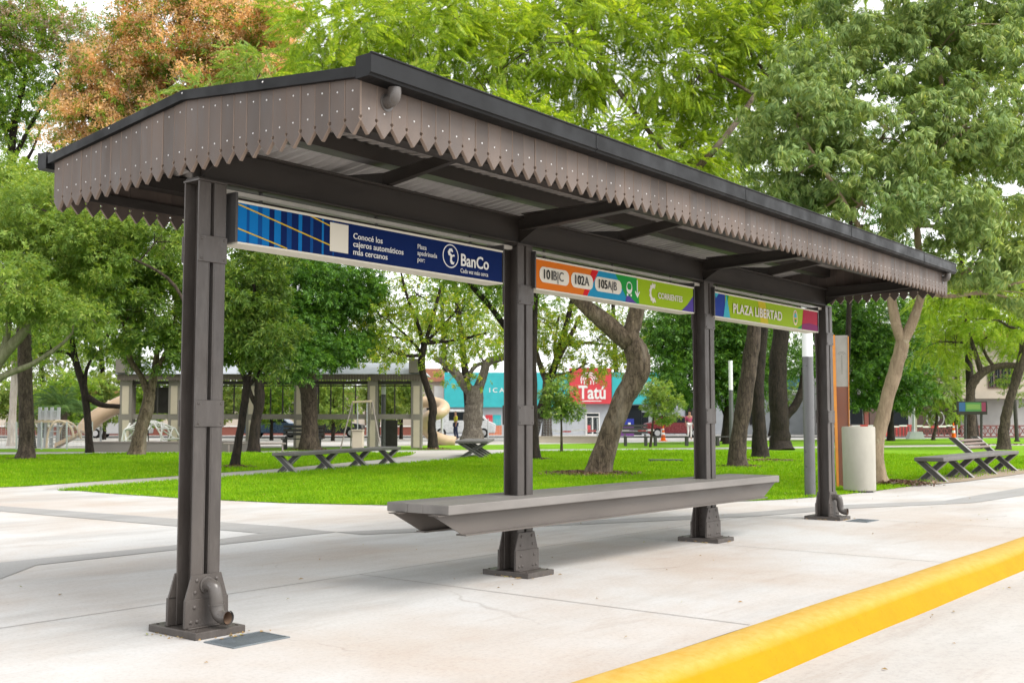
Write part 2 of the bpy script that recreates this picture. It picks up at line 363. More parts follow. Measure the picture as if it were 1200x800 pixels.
# mulch and fallen leaves
M_mulch = leafmat('mulch_chips', (.07, .035, .022), (.16, .085, .05), .05, (.25, .15, .09))
qs = []
for (u, v, r, sx, n_) in ((690, 556, 1.05, 1, 2600), (1046, 567.5, .7, 1, 1100), (868, 548, .6, 1, 500), (900, 541, .9, 1, 700), (275, 548.5, .5, 1, 350), (508, 527, .7, 1, 250), (626, 539, .6, 1, 300), (362, 527, .8, 1, 250), (1180, 521.5, .9, 1, 250), (30, 538.5, .6, 1, 250)):
    c = G(u, v); rad = r * np.sqrt(rng.random(n_)) * (1 + .15 * rng.normal(size=n_)); an = rng.uniform(0, 2 * np.pi, n_)
    x, y = c[0] + rad * np.cos(an), c[1] + rad * np.sin(an); z = .02 + .05 * np.clip(1 - rad / r, 0, 1) + rng.uniform(0, .03, n_)
    a2 = rng.uniform(0, 2 * np.pi, n_); l = rng.uniform(.02, .05, n_); t = rng.uniform(.008, .02, n_); tz = rng.normal(0, .012, (n_, 2))
    ux, uy = np.cos(a2), np.sin(a2)
    qs.append(np.stack([np.column_stack([x - ux * l, y - uy * l, z - tz[:, 0]]), np.column_stack([x + uy * t, y - ux * t, z + tz[:, 1]]), np.column_stack([x + ux * l, y + uy * l, z + tz[:, 0]]), np.column_stack([x - uy * t, y + ux * t, z - tz[:, 1]])], 1))
tag(quadmesh('mulch', np.concatenate(qs), M_mulch), kind='stuff')
M_litter = leafmat('litter', (.28, .17, .06), (.34, .24, .12), .2, (.3, .36, .06))
n_ = 150; x = rng.uniform(-1.5, 14, n_); y = rng.uniform(-4.5, 3.5, n_); z = np.where(y < -2.55, -.145, .006); ok = (y < -2.55) | (y > -2.15); x, y, z = x[ok], y[ok], z[ok]
ex = rng.normal(0, .07, (14, 2)); x = np.concatenate([x, .22 + ex[:, 0] * 1.6, rng.uniform(4, 8, 8)]); y = np.concatenate([y, -.06 + ex[:, 1] * .4, rng.uniform(-2.75, -2.57, 8)]); z = np.concatenate([z, np.full(14, .008), np.full(8, -.143)])
for bx_ in (0, 2.959, 5.98, 9.026):                   # leaf bits blown against the post bases
    m_ = 16; s_ = rng.random(m_); sd_ = rng.random(m_) < .5
    x = np.concatenate([x, np.where(sd_, bx_ + s_ * .34, bx_ - .02 - rng.exponential(.02, m_))]); y = np.concatenate([y, np.where(sd_, -.015 - rng.exponential(.02, m_), s_ * .44)]); z = np.concatenate([z, np.full(m_, .006)])
lp = np.column_stack([rng.uniform(6, 26, 420), rng.uniform(1, 18, 420)]); lp = lp[inpoly(lp, lawnA)]; x = np.concatenate([x, lp[:, 0]]); y = np.concatenate([y, lp[:, 1]]); z = np.concatenate([z, np.full(len(lp), .045)])
n_ = len(x); a2 = rng.uniform(0, 2 * np.pi, n_); l = rng.uniform(.006, .022, n_) * np.where(z > .04, 1.8, 1); t = l * .45; ux, uy = np.cos(a2), np.sin(a2); up_ = rng.uniform(.002, .012, (n_, 2))
tag(quadmesh('fallen_leaves', np.stack([np.column_stack([x - ux * l, y - uy * l, z]), np.column_stack([x + uy * t, y - ux * t, z + up_[:, 0]]), np.column_stack([x + ux * l, y + uy * l, z + up_[:, 1] * .3]), np.column_stack([x - uy * t, y + ux * t, z + up_[:, 1]])], 1), M_litter), kind='stuff')

# ------------------------------------------------------------------ the bus shelter
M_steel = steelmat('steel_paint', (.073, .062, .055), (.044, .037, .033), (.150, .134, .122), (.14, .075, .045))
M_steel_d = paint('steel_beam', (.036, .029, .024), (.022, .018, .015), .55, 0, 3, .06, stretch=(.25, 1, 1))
M_board = paint('valance_board', (.116, .088, .073), (.070, .053, .044), .62, 0, 6, .15, stretch=(1, 1, .3), isl=.2)
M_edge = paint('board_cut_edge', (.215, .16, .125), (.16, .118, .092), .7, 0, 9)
M_gutter = paint('gutter_black', (.0065, .0068, .0075), (.0035, .0038, .0042), .5, 0, 2.5, .06, .22)
M_screw = paint('screw_zinc', (.62, .61, .60), rough=.3, metal=.8)
M_roof = paint('roof_sheet', (.46, .425, .40), (.32, .295, .275), .5, .15, 2, .04)
M_pipe = paint('cast_pipe', (.105, .095, .088), (.075, .066, .06), .33, 0, 8, .12)
M_pipe_in = paint('pipe_rust', (.16, .10, .065), rough=.8)
M_strip = paint('pale_strip', (.55, .52, .46), rough=.4, scale=3)

PX_ = [0, 2.959, 5.980, 9.026]; CX, CY = .167, .2245; CW, CD = .192, .143
CX0, CX1, CY0, CY1 = CX - CW / 2, CX + CW / 2, CY - CD / 2, CY + CD / 2
shelter = empty('bus_shelter', 'long open bus stop shelter of brown steel posts with sawtooth plank valance and black gutters', 'bus shelter', (0, 0, 0))
def channel(mb, xo, sgn, z0, z1):                    # C section, web at the inner side, toes pointing to sgn
    wd, t, tw = .083, .011, .008
    xw = xo; xe = xo + sgn * wd
    mb.box(xw, xw + sgn * tw, CY0, CY1, z0, z1)
    mb.box(xw + sgn * tw, xe, CY0, CY0 + t, z0, z1); mb.box(xw + sgn * tw, xe, CY1 - t, CY1, z0, z1)
def make_post(with_pipe):
    p = MB()
    channel(p, CX - .0125, -1, .044, 2.572); channel(p, CX + .0125, 1, .044, 2.572)
    for sx_, nx_ in ((CX - .0205, -1), (CX + .0205, 1)):  # bolts inside the open channel sides
        for z in (.09, .15, .21, .27, .31):
            for y in (CY0 + .03, CY1 - .03): p.dome((sx_, y, z), (nx_, 0, 0), .009)
    post = bevel(p.build('post', M_steel, shelter), .002, 1)
    c = MB(); c.box(CX0 - .004, CX1 + .004, CY0 - .004, CY1 + .004, 2.573, 2.583)
    c.build('cap_plate', M_steel, post)
    bp = MB(); bp.box(0, .334, 0, .449, 0, .04)
    bl = bp
    for (x, y) in ((.035, .04), (.30, .04), (.035, .41), (.30, .41)): bl.cyl((x, y, .04), .011, .007, 6)
    bl.box(.03, .31, .105, .127, .0405, .049); bl.box(.03, .31, .318, .34, .0405, .049)
    bevel(bl.build('base_plate', M_steel, post), .004, 1)
    for (yy, ny) in ((CY0, -1), (CY1, 1)):           # riveted gusset plates front and back
        g = MB(); y0 = yy; th = ny * .012
        up_ = [(CX0 - .004, .331), (CX1 + .004, .331), (CX1 + .048, .19), (CX0 - .048, .19)]
        lo = [(CX0 - .048, .198), (CX1 + .048, .198), (CX1 + .050, .042), (CX0 - .050, .042)]
        g.prism([(x, y0 + ny * .0006, z) for x, z in up_], (0, th, 0))
        g.prism([(x, y0 + ny * .0006, z) for x, z in lo], (0, th * 1.65, 0))
        for (x, z) in ((CX0 + .03, .30), (CX1 - .03, .30), (CX0 + .02, .235), (CX1 - .02, .235)): g.dome((x, y0 + th, z), (0, ny, 0), .0135)
        for (x, z) in ((CX0 + .012, .155), (CX1 - .012, .155), (CX0 - .012, .075), (CX0 + .03, .075), (CX1 - .03, .075), (CX1 + .012, .075)): g.dome((x, y0 + th * 1.65, z), (0, ny, 0), .0135)
        bevel(g.build('gusset_plate', M_steel, post), .002, 1)
    for z0, z1 in ((2.105, 2.258), (1.16, 1.312)):
        for yy, ny in ((CY0, -1), (CY1, 1)):
            q = MB(); q.box(CX0 - .003, CX1 + .003, yy + ny * .0006, yy + ny * .010, z0, z1)
            for x in (CX0 + .018, CX1 - .018):
                for z in (z0 + .02, z1 - .02): q.dome((x, yy + ny * .010, z), (0, ny, 0), .0095)
            bevel(q.build('batten_plate', M_steel, post), .002, 1)
    if with_pipe:
        pi = MB(); path = spline([(.165, CY0 - .012, .272), (.168, CY0 - .05, .272), (.172, CY0 - .078, .255), (.176, CY0 - .088, .205), (.178, CY0 - .09, .16), (.182, CY0 - .10, .118), (.19, CY0 - .135, .098), (.198, CY0 - .168, .098)], 5)
        pi.tube(path, .037, 20, cap=False); 
        pi.tube([path[-1] - np.array([0, -.012, 0]), path[-1] + np.array([.002, -.004, 0])], .041, 20, cap=False)
        pi.tube([path[0], path[0] + np.array([0, -.01, 0])], .047, 20)
        k = len(path) // 2 + 1; pi.tube([path[k], path[k] + (path[k + 1] - path[k]) * .5], .042, 20)
        pi.cur = 1; pi.tube(path[::-1][:12], .034, 20, cap=False); e = path[-10]; pi.tube([e, e + (path[-11] - e) * .2], .034, 20)
        pi.build('drain_pipe', [M_pipe, M_pipe_in], post, True)
    return post
def copy_tree(o, parent=None):
    c = o.copy(); COL.objects.link(c)
    if parent: c.parent = parent
    for ch in list(o.children): copy_tree(ch, c)
    return c
post_a = make_post(True)
post_d = copy_tree(post_a, shelter); post_d.location.x = PX_[3]
post_b = make_post(False); post_b.location.x = PX_[1]
post_c = copy_tree(post_b, shelter); post_c.location.x = PX_[2]

X0, X1 = .022, 9.338                                 # outer faces of the end valances
YF, YB, RY = -1.222, 1.672, .225                     # outer faces of the front and back valances, ridge line
def zr(y): return 3.062 - .105 * abs(y - RY)         # underside of the roof skin
# main beam over the posts
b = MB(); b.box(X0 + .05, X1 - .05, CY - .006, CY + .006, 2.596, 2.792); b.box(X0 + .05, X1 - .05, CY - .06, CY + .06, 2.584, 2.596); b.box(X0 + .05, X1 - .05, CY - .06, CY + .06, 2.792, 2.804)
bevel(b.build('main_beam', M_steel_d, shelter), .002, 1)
for i in range(4):                                   # tapered cross arms with flanges and knee plates
    x = PX_[i] + CX
    if i == 0: x = .13
    if i == 3: x = X1 - .09
    for sg, ye in ((-1, YF + .05), (1, YB - .05)):
        a = MB(); ys = CY + sg * .008; zt = 2.818; ze = 2.79
        pr = [(x, ys, 2.705), (x, ys, zt), (x, ye, zt), (x, ye, 2.765)]
        a.prism([(q[0] - .004, q[1], q[2]) for q in pr], (.008, 0, 0))
        a.prism([(x - .04, ys + sg * .054, 2.694), (x - .04, ys + sg * .054, 2.7045), (x - .04, ye, 2.7645), (x - .04, ye, 2.754)], (.08, 0, 0))
        a.prism([(x - .04, ys + sg * .056, zt + .0005), (x - .04, ys + sg * .056, zt + .010), (x - .04, ye, zt + .010), (x - .04, ye, zt + .0005)], (.08, 0, 0))
        a.prism([(x - .003, ys, 2.600), (x - .003, ys, 2.703), (x - .003, ys + sg * .20, 2.703), (x - .003, ys + sg * .16, 2.69)], (.006, 0, 0))
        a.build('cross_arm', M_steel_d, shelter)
# purlins and intermediate rafters
for y in (-1.12, -.50, RY, .95, 1.57):
    z = zr(y) - .004; b = MB()
    b.box(X0 + .03, X1 - .03, y - .055, y + .055, z - .012, z - .003); b.box(X0 + .03, X1 - .03, y - .055, y - .047, z - .095, z - .012); b.box(X0 + .03, X1 - .03, y - .055, y + .075, z - .105, z - .095)
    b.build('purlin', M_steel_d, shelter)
for i in range(3):
    x = (PX_[i] + PX_[i + 1]) / 2 + CX
    for y0, y1 in ((CY + .001, .90), (CY - .001, -.44)):
        b = MB(); s_ = [(x - .025, y0, 2.806), (x - .025, y1, zr(y1) - .10), (x - .025, y1, zr(y1) - .03), (x - .025, y0, 2.90)]
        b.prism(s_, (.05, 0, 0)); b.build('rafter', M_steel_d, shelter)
# corrugated skin, two slopes
xs = np.arange(X0 + .004, X1 - .003, .0095); wave = .017 * np.clip(1.8 * np.sin(2 * np.pi * xs / .098), -1, 1)
for ya, yb in ((RY, YF + .012), (RY, YB - .012)):
    vs = []; n = len(xs)
    for y in (ya, yb):
        for x, w_ in zip(xs, wave): vs.append((x, y, zr(y) + w_ + .017))
    for y in (ya, yb):
        for x, w_ in zip(xs, wave): vs.append((x, y, zr(y) + w_ + .0185))
    fs = [(i, i + 1, n + i + 1, n + i) for i in range(n - 1)] + [(2 * n + i, 3 * n + i, 3 * n + i + 1, 2 * n + i + 1) for i in range(n - 1)]
    MB().add(vs, fs).build('roof_sheet', M_roof, shelter, True)
b = MB(); b.prism([(X0 - .02, RY - .14, zr(RY - .14) + .022), (X0 - .02, RY, 3.086), (X0 - .02, RY + .14, zr(RY + .14) + .022), (X0 - .02, RY, 3.094)], (X1 - X0 + .04, 0, 0))
b.build('ridge_cap', M_gutter, shelter)
# gable trims with butt joints
def trim(x, sg):
    b = MB()
    for ya, yb in ((YF + .004, -.52), (-.5195, RY), (RY, .98), (.9805, YB + .03)):
        za, zb = zr(ya) + .024, zr(yb) + .024
        ht = lambda y: .050
        b.prism([(x, ya, za - ht(ya)), (x, yb, zb - ht(yb)), (x, yb, zb + .006), (x, ya, za + .006)], (sg * .042, 0, 0))
    b.cur = 1
    for y in (-.5, RY, .98): b.dome((x + sg * .042, y, zr(y) + .012), (sg, 0, 0), .006)
    return b.build('gable_trim', [M_gutter, M_screw], shelter)
trim(X0 + .012, -1); trim(X1 - .012, 1)
# gutters
def gutter(y0, sg, xa, xb, zt, zb):
    b = MB(); d = .108
    pr = [(y0, zb), (y0 + sg * d * .86, zb), (y0 + sg * d * .90, zb + .012), (y0 + sg * d, zb + .016), (y0 + sg * d, zt - .012), (y0 + sg * (d + .006), zt - .008), (y0 + sg * (d + .006), zt), (y0 + sg * (d - .012), zt), (y0 + sg * (d - .012), zt - .006), (y0 + sg * .006, zt - .006), (y0, zt - .006)]
    L = xb - xa; cuts = [0, L * .21, L * .43, L * .66, L * .88, L]
    for i in range(5):
        b.prism([(xa + cuts[i] + (.0012 if i else 0), y, z) for y, z in pr], (cuts[i + 1] - cuts[i] - .0024, 0, 0))
    for c in cuts[1:-1]:
        b.prism([(xa + c - .012, y0 + sg * (d + .0005), zb + .02), (xa + c - .012, y0 + sg * (d + .0025), zb + .02), (xa + c - .012, y0 + sg * (d + .0025), zt - .014), (xa + c - .012, y0 + sg * (d + .0005), zt - .014)], (.024, 0, 0))
    return bevel(b.build('gutter', M_gutter, shelter), .0015, 1)
gutter(YF, -1, -.012, 9.33, 2.990, 2.872); gutter(YB + .045, 1, -.012, 9.33, 2.968, 2.85)
# drain elbow under the front gutter near each end, set against the valance
for x in (.205, 9.17):
    b = MB(); pth_ = spline([(x, YF - .055, 2.868), (x, YF - .054, 2.835), (x, YF - .042, 2.812), (x, YF - .004, 2.802)], 4); b.tube(pth_, .034, 16); b.tube([pth_[-1], pth_[-1] + np.array([0, .004, 0])], .046, 16)
    b.build('gutter_outlet', M_pipe, shelter, True)
# sawtooth valances: planks with pointed ends and a drilled hole at every joint
def valance(axis, c0, c1, face, nrm, ztop, ztip, pitch=.1095, rows=1):
    n = int(round((c1 - c0) / pitch)); pw = (c1 - c0) / n; b = MB(); th = .02
    rj = np.random.default_rng(int(abs(face) * 1000))
    for i in range(n):
        s0, s1 = c0 + i * pw, c0 + (i + 1) * pw; m = (s0 + s1) / 2; zt = ztip(m); g = .0009
        r = .0095; za = zt + .062; zh = za + .018; pts = []
        pts.append((s0 + g, ztop(s0)))
        for a in (90, 45, 0, -45, -90): pts.append((s0 + g + r * math.cos(R(a)), zh + r * math.sin(R(a))))
        pts += [(s0 + g, za), (m - .003, zt), (m + .003, zt), (s1 - g, za)]
        for a in (-90, -45, 0, 45, 90): pts.append((s1 - g - r * math.cos(R(a)), zh + r * math.sin(R(a))))
        pts.append((s1 - g, ztop(s1)))
        jf = rj.normal(0, .0012); ch = .0032
        def P3(s_, z, d): return (s_, face + nrm * (d + jf), z) if axis == 'x' else (face + nrm * (d + jf), s_, z)
        ring = []
        for d, k in ((-th, 1.), (-ch, 1.), (0., (pw - 2 * ch) / pw)):
            for (s_, z) in pts:
                lift = 0 if k == 1 else .004 * (1 if z < za - .001 else 0)
                ring.append(P3(m + (s_ - m) * k, z + lift, d))
        np_ = len(pts); fs = [tuple(range(np_)), tuple(range(3 * np_ - 1, 2 * np_ - 1, -1))]
        for q in range(2):
            for k in range(np_):
                fs.append((q * np_ + k, (q + 1) * np_ + k, (q + 1) * np_ + (k + 1) % np_, q * np_ + (k + 1) % np_))
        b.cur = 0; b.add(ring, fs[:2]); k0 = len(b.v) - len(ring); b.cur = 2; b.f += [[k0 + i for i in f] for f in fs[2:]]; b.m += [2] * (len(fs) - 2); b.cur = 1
        b.dome(P3(m, zt + .130 + rj.normal(0, .003), -.0005), (0, nrm, 0) if axis == 'x' else (nrm, 0, 0), .0062, .45)
        if rows == 2: b.dome(P3(m, ztop(m) - .085 + rj.normal(0, .003), -.0005), (0, nrm, 0) if axis == 'x' else (nrm, 0, 0), .0062, .45)
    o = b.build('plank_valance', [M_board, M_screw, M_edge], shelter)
    bk = MB(); zz = max(ztip(c0), ztip(c1))          # timber batten the planks are screwed to
    if axis == 'x': bk.box(c0 + .03, c1 - .03, face - nrm * .0215, face - nrm * .05, zz + .10, zz + .16)
    else: bk.box(face - nrm * .0215, face - nrm * .05, c0 + .03, c1 - .03, zz + .10, zz + .16)
    bk.build('batten', M_steel_d, o); return o
tipf = lambda y: 2.612 if y < .3 else 2.612 - .036 * (y - .3)
valance('x', X0 + .004, X1 - .004, YF, -1, lambda s: 2.94, lambda s: 2.614)
valance('x', X0 + .004, X1 - .004, YB, 1, lambda s: 2.92, lambda s: 2.566)
valance('y', YF + .001, YB - .001, X0, -1, lambda s: zr(s) + .006, tipf, rows=2)
valance('y', YF + .001, YB - .001, X1, 1, lambda s: zr(s) + .006, tipf, rows=2)
# pale strip below the beam, one length per bay
for i in range(3):
    b = MB(); b.box(PX_[i] + CX1 + .01, PX_[i + 1] + CX0 - .01, .20, .245, 2.535, 2.562)
    b.build('underbeam_strip', M_strip, shelter)

# ------------------------------------------------------------------ long seat between the posts
M_seat = paint('seat_slab', (.205, .19, .177), (.135, .125, .115), .6, 0, 4, .12, stretch=(.3, 1, 1))
M_seat_e = paint('seat_beam', (.112, .096, .084), (.076, .065, .057), .5, 0, 5, .06, stretch=(.3, 1, 1))
seat = empty('shelter_seat', 'long grey slab seat on two cut steel beams carried by the two middle shelter posts', 'bench', (4.57, CY, 0))
b = MB(); so_ = np.array([4.57, CY, 0])
b.box(1.955, 7.18, -.092, CY0 - .003, .549, .615); b.box(1.955, 7.18, CY1 + .003, .500, .549, .615)
xsb = [1.955, PX_[1] + CX0 - .003, PX_[1] + CX1 + .003, PX_[2] + CX0 - .003, PX_[2] + CX1 + .003, 7.18]
for k in (0, 2, 4): b.box(xsb[k], xsb[k + 1], CY0 - .003, CY1 + .003, .549, .6149)
bevel(b.build('seat_slab', M_seat, seat, off=so_), .006, 2)
for y in (-.012, .372):
    b = MB(); 
    def run(z, a): return (1.84 + (0.567 - z) / .165 * .33 + a, 7.30 - (0.567 - z) / .165 * .33 - a)
    xa, xb = run(.548, 0); xc, xd = run(.400, 0)
    b.prism([(xa, y - .004, .548), (xb, y - .004, .548), (xd, y - .004, .400), (xc, y - .004, .400)], (0, .008, 0))
    b.prism([(xc, y - .045, .4), (xd, y - .045, .4), (xd, y - .045, .389), (xc, y - .045, .389)], (0, .09, 0))
    b.prism([(xa, y - .045, .5485), (xb, y - .045, .5485), (xb - .02, y - .045, .5395), (xa + .02, y - .045, .5395)], (0, .0405, 0))
    b.prism([(xa, y + .0045, .5485), (xb, y + .0045, .5485), (xb - .02, y + .0045, .5395), (xa + .02, y + .0045, .5395)], (0, .0405, 0))
    b.build('seat_beam', M_seat_e, seat, off=so_)

# drain grates in the paving beside the end posts
M_grate = paint('grate_steel', (.16, .185, .205), rough=.5, metal=.2)
M_dark = paint('dark_void', (.012, .012, .013), rough=.9)
for k, x in enumerate((0., PX_[3])):
    g = empty('drain_grate', ('blue grey steel drain grate in the paving beside the nearest left shelter post', 'blue grey steel drain grate in the paving beside the farthest right shelter post')[k], 'grate', (x + .19, -.20, 0), 0, 'drain grates at the shelter posts')
    b = MB()
    for (x0, x1, y0, y1) in ((-.19, .19, -.13, -.118), (-.19, .19, .118, .13), (-.19, -.178, -.118, .118), (.178, .19, -.118, .118)): b.box(x0, x1, y0, y1, .001, .007)
    for q in range(22): b.box(-.17 + q * .0158, -.162 + q * .0158, -.118, .118, .003, .006)
    b.build('grid', M_grate, g); c = MB(); c.box(-.178, .178, -.118, .118, .0008, .0025); c.build('pit', M_dark, g)

# ------------------------------------------------------------------ hanging signs
def flat(name, c, rough=.55): 
    m, n, out = newmat(name); principled(n, out, tuple(x * .86 for x in c), rough, 0, .06); return m
M_cream = flat('sign_cream', (.74, .70, .60)); M_white = flat('sign_white', (.80, .80, .78)); M_frame = paint('sign_frame', (.050, .047, .045), rough=.45)
SY = .12
def sx(u, v): q = on(u, v, 1, SY); return float(q[0]), float(q[2])
def sign(label, uv, xa, xb, zt, zb):
    s = empty('hanging_sign', label, 'sign', ((xa + xb) / 2, SY, zb), 0, 'long sign panels hung between the posts')
    off = np.array([(xa + xb) / 2, SY, zb])
    b = MB(); b.box(xa - .005, xb + .005, SY + .004, SY + .165, zb, zt); b.build('panel_box', M_frame, s, off=off)
    b = MB(); b.box(xa - .004, xb + .004, SY - .004, SY + .16, zb - .012, zb - .001); b.box(xa - .004, xb + .004, SY - .004, SY + .0035, zt - .010, zt + .004)
    b.build('pale_edge', M_cream, s, off=off)
    b = MB(); b.box(xa - .022, xa - .0055, SY - .004, SY + .165, zb, zt + .05); b.build('end_plate', M_frame, s, off=off)
    b = MB(); b.box(xb + .0055, xb + .018, SY - .004, SY + .165, zb, zt + .05); b.build('end_plate', M_frame, s, off=off)
    b = MB()
    for x in np.linspace(xa + .25, xb - .25, 3):
        b = MB(); b.box(x - .008, x + .008, SY + .10, SY + .12, zt, 2.583); b.build('hanger', M_frame, s, off=off)
    return s, off
class Face:                                         # flat artwork on a sign face, in layers
    def __init__(s, root, off, z0, z1, xa, xb): s.r, s.off, s.lay, s.z0, s.z1, s.xa, s.xb = root, off, 0, z0, z1, xa, xb
    def poly(s, name, mat, pts, px=True, layer=None):
        s.lay += 1; d = .0030 - .0008 * (layer if layer is not None else s.lay)
        q = [sx(*p) for p in pts] if px else pts
        q = [(min(max(x, s.xa), s.xb), min(max(z, s.z0), s.z1)) for x, z in q]
        b = MB(); b.sheet([(x, SY + d, z) for x, z in q]); o = b.build(name, mat, s.r, off=s.off); return o
    def text(s, name, body, mat, u, v, size, bold=0., align='LEFT', xs=1., sp=1.):
        x, z = sx(u, v); s.lay += 1
        return lettering(name, body, size, mat, s.r, (x - s.off[0], -.006, z - s.off[2]), align=align, bold=bold, xs=xs, spacing=sp)
def disc(cx, cz, rx, rz, n=28, a0=0, a1=360): return [(cx + rx * math.cos(R(a0 + (a1 - a0) * k / n)), cz + rz * math.sin(R(a0 + (a1 - a0) * k / n))) for k in range(n + (a1 - a0 < 360))]
def pill(x0, x1, z0, z1):
    r = (z1 - z0) * .44
    pts = []
    for cx, cz, a in ((x1 - r, z1 - r, 0), (x0 + r, z1 - r, 90), (x0 + r, z0 + r, 180), (x1 - r, z0 + r, 270)):
        pts += [(cx + r * math.cos(R(a + k * 15)), cz + r * math.sin(R(a + k * 15))) for k in range(7)]
    return pts
def ring(cx, cz, r, t, a0=0, a1=360, sq=1.):
    n = 30; o = [(cx + r * sq * math.cos(R(a0 + (a1 - a0) * k / n)), cz + r * math.sin(R(a0 + (a1 - a0) * k / n))) for k in range(n + 1)]
    i = [(cx + (r - t) * sq * math.cos(R(a0 + (a1 - a0) * k / n)), cz + (r - t) * math.sin(R(a0 + (a1 - a0) * k / n))) for k in range(n + 1)]
    return o + i[::-1]
navy = flat('sign_navy', (.003, .016, .095)); blue = flat('sign_blue', (.005, .16, .45)); blue2 = flat('sign_midblue', (.004, .07, .26)); gold = flat('sign_gold', (.62, .42, .03))
orange = flat('sign_orange', (.68, .17, .015)); red = flat('sign_red', (.60, .02, .025)); teal = flat('sign_teal', (.02, .27, .47)); green = flat('sign_green', (.02, .30, .05)); lime = flat('sign_lime', (.31, .46, .012)); purple = flat('sign_purple', (.09, .06, .30)); crimson = flat('sign_crimson', (.42, .015, .05)); wine = flat('sign_wine', (.22, .02, .12)); dblue = flat('sign_darkblue', (.02, .05, .28)); turq = flat('sign_turquoise', (.06, .42, .52)); yel = flat('sign_yellow', (.55, .45, .02)); black = flat('sign_black', (.015, .015, .017))
ZT, ZB = 2.486, 2.244
# sign 1: blue bank panel
xa, xb = sx(279, 260)[0], sx(588.6, 310)[0]
s1, of = sign('dark blue bank sign with pale stripes and gold lines hung in the left bay', None, xa, xb, ZT, ZB)
F = Face(s1, of, ZB, ZT, xa, xb)
z260 = lambda X, Y: (260 + X / 3.5294, 210 + Y / 3.5294)
F.poly('artwork', navy, [(xa, ZB), (xb, ZB), (xb, ZT), (xa, ZT)], False, 0)
for (a, c, mt) in ((66, 103, blue), (103, 115, blue2), (115, 150, blue), (168, 197, blue), (150, 168, blue2), (218, 245, blue), (270, 290, blue2), (318, 333, blue), (367, 379, blue2), (415, 423, blue), (460, 465, blue2)):
    x0, x1 = sx(*z260(a, 200))[0], sx(*z260(c, 200))[0]
    F.poly('stripe', mt, [(x0, ZB), (x1, ZB), (x1, ZT), (x0, ZT)], False, 1)
def line(p, q, mt, lay, t=.0045):
    (x0, z0_), (x1, z1_) = sx(*z260(*p)), sx(*z260(*q))
    F.poly('gold_line', mt, [(x0, z0_ - t), (x1, z1_ - t), (x1, z1_ + t), (x0, z0_ + t)], False, lay)
line((66, 103), (450, 274), gold, 3); line((66, 203), (270, 287), gold, 3); line((360, 148), (450, 194), gold, 3)
q0, q1 = sx(*z260(447, 240)), sx(*z260(523, 250))
zc = (ZT + ZB) / 2 + .004; F.poly('blank_square', M_cream, [(q0[0], zc - .093), (q1[0], zc - .093), (q1[0], zc + .093), (q0[0], zc + .093)], False, 4)
F.text('lettering', 'Conocé los\ncajeros automáticos\nmás cercanos', M_white, *z260(540, 268), .055, .0004, xs=1.06, sp=.95)
F.text('lettering', 'Plaza\napadrinada\npor:', M_white, *z260(806, 305), .047, 0, xs=1.0, sp=.95)
cx, cz = sx(*z260(947, 318)); F.poly('emblem', M_white, ring(cx, cz, .086, .008), False, 2)
F.poly('emblem', M_white, [(cx + (a - 50) * .0016, cz + (c - 50) * .0016) for a, c in ((30, 68), (42, 84), (58, 86), (66, 74), (60, 68), (52, 74), (46, 66), (60, 56), (74, 60), (78, 52), (60, 48), (58, 34), (66, 24), (76, 26), (70, 14), (54, 14), (46, 26), (48, 50), (36, 54))], False, 2)
F.text('lettering', 'BanCo', M_white, *z260(984, 335), .125, .0022, xs=.95)
F.text('lettering', 'Cada vez más cerca', M_white, *z260(984, 378), .046, 0, xs=.86)
# sign 2: route numbers
xa, xb = sx(628.4, 320)[0], sx(812.7, 350)[0]
s2, of = sign('orange to lime route sign with three cream number pills in the middle bay', None, xa, xb, ZT, ZB)
F = Face(s2, of, ZB, ZT, xa, xb); z600 = lambda X, Y: (600 + X / 5.4545, 290 + Y / 5.4545)
def rows(pairs, mt, lay):                           # band between slanted edges, given by top and bottom px
    F.poly('colour_field', mt, [(sx(*z600(*pairs[0]))[0], ZB), (sx(*z600(*pairs[1]))[0], ZB), (sx(*z600(*pairs[2]))[0], ZT), (sx(*z600(*pairs[3]))[0], ZT)], False, lay)
rows(((155, 265), (1158, 400), (1158, 250), (155, 62)), lime, 0)
rows(((155, 265), (455, 300), (530, 148), (155, 62)), orange, 1)
rows(((452, 300), (482, 304), (558, 152), (516, 146)), red, 2)
rows(((481, 304), (752, 345), (660, 172), (557, 152)), teal, 1)
rows(((745, 345), (815, 352), (797, 198), (658, 172)), green, 2)
F.poly('colour_field', purple, [(sx(*z600(725, 345))[0], ZB), (sx(*z600(800, 350))[0], ZB), (sx(*z600(735, 310))[0], ZB + .075)], False, 3)
F.poly('colour_field', purple, [(sx(*z600(1085, 400))[0], ZB), (xb, ZB), (xb, ZB + .16), (sx(*z600(1120, 380))[0], ZB + .06)], False, 1)
zc = (ZT + ZB) / 2
for (a, c, num, let) in ((176, 365, '101', 'B|C'), (378, 518, '102', 'A'), (530, 700, '105', 'A|B')):
    x0, x1 = sx(*z600(a, 180))[0], sx(*z600(c, 220))[0]
    F.poly('number_pill', M_cream, pill(x0, x1, zc - .066, zc + .060), False, 4)
    x, z = x0 - of[0], zc - .004 - of[2]; fs = .108
    t = lettering('number', num, fs, black, s2, (x + .035, -.006, z), bold=.0012, xs=.95)
    wdt = max(v.co.x for v in t.data.vertices) * .95
    lettering('number', let, fs, M_frame, s2, (x + .040 + wdt, -.006, z), xs=.92)
cx = sx(*z600(750, 262))[0]; cz = zc + .01
F.poly('bus_icon', M_white, pill(cx - .047, cx + .047, cz - .055, cz + .055), False, 4); F.poly('bus_icon', green, pill(cx - .036, cx + .036, cz - .018, cz + .042), False, 5)
for q in (-.03, .03): F.poly('bus_icon', M_white, [(cx + q - .011, cz - .075), (cx + q + .011, cz - .075), (cx + q + .011, cz - .054), (cx + q - .011, cz - .054)], False, 4)
cx = sx(*z600(801, 270))[0]
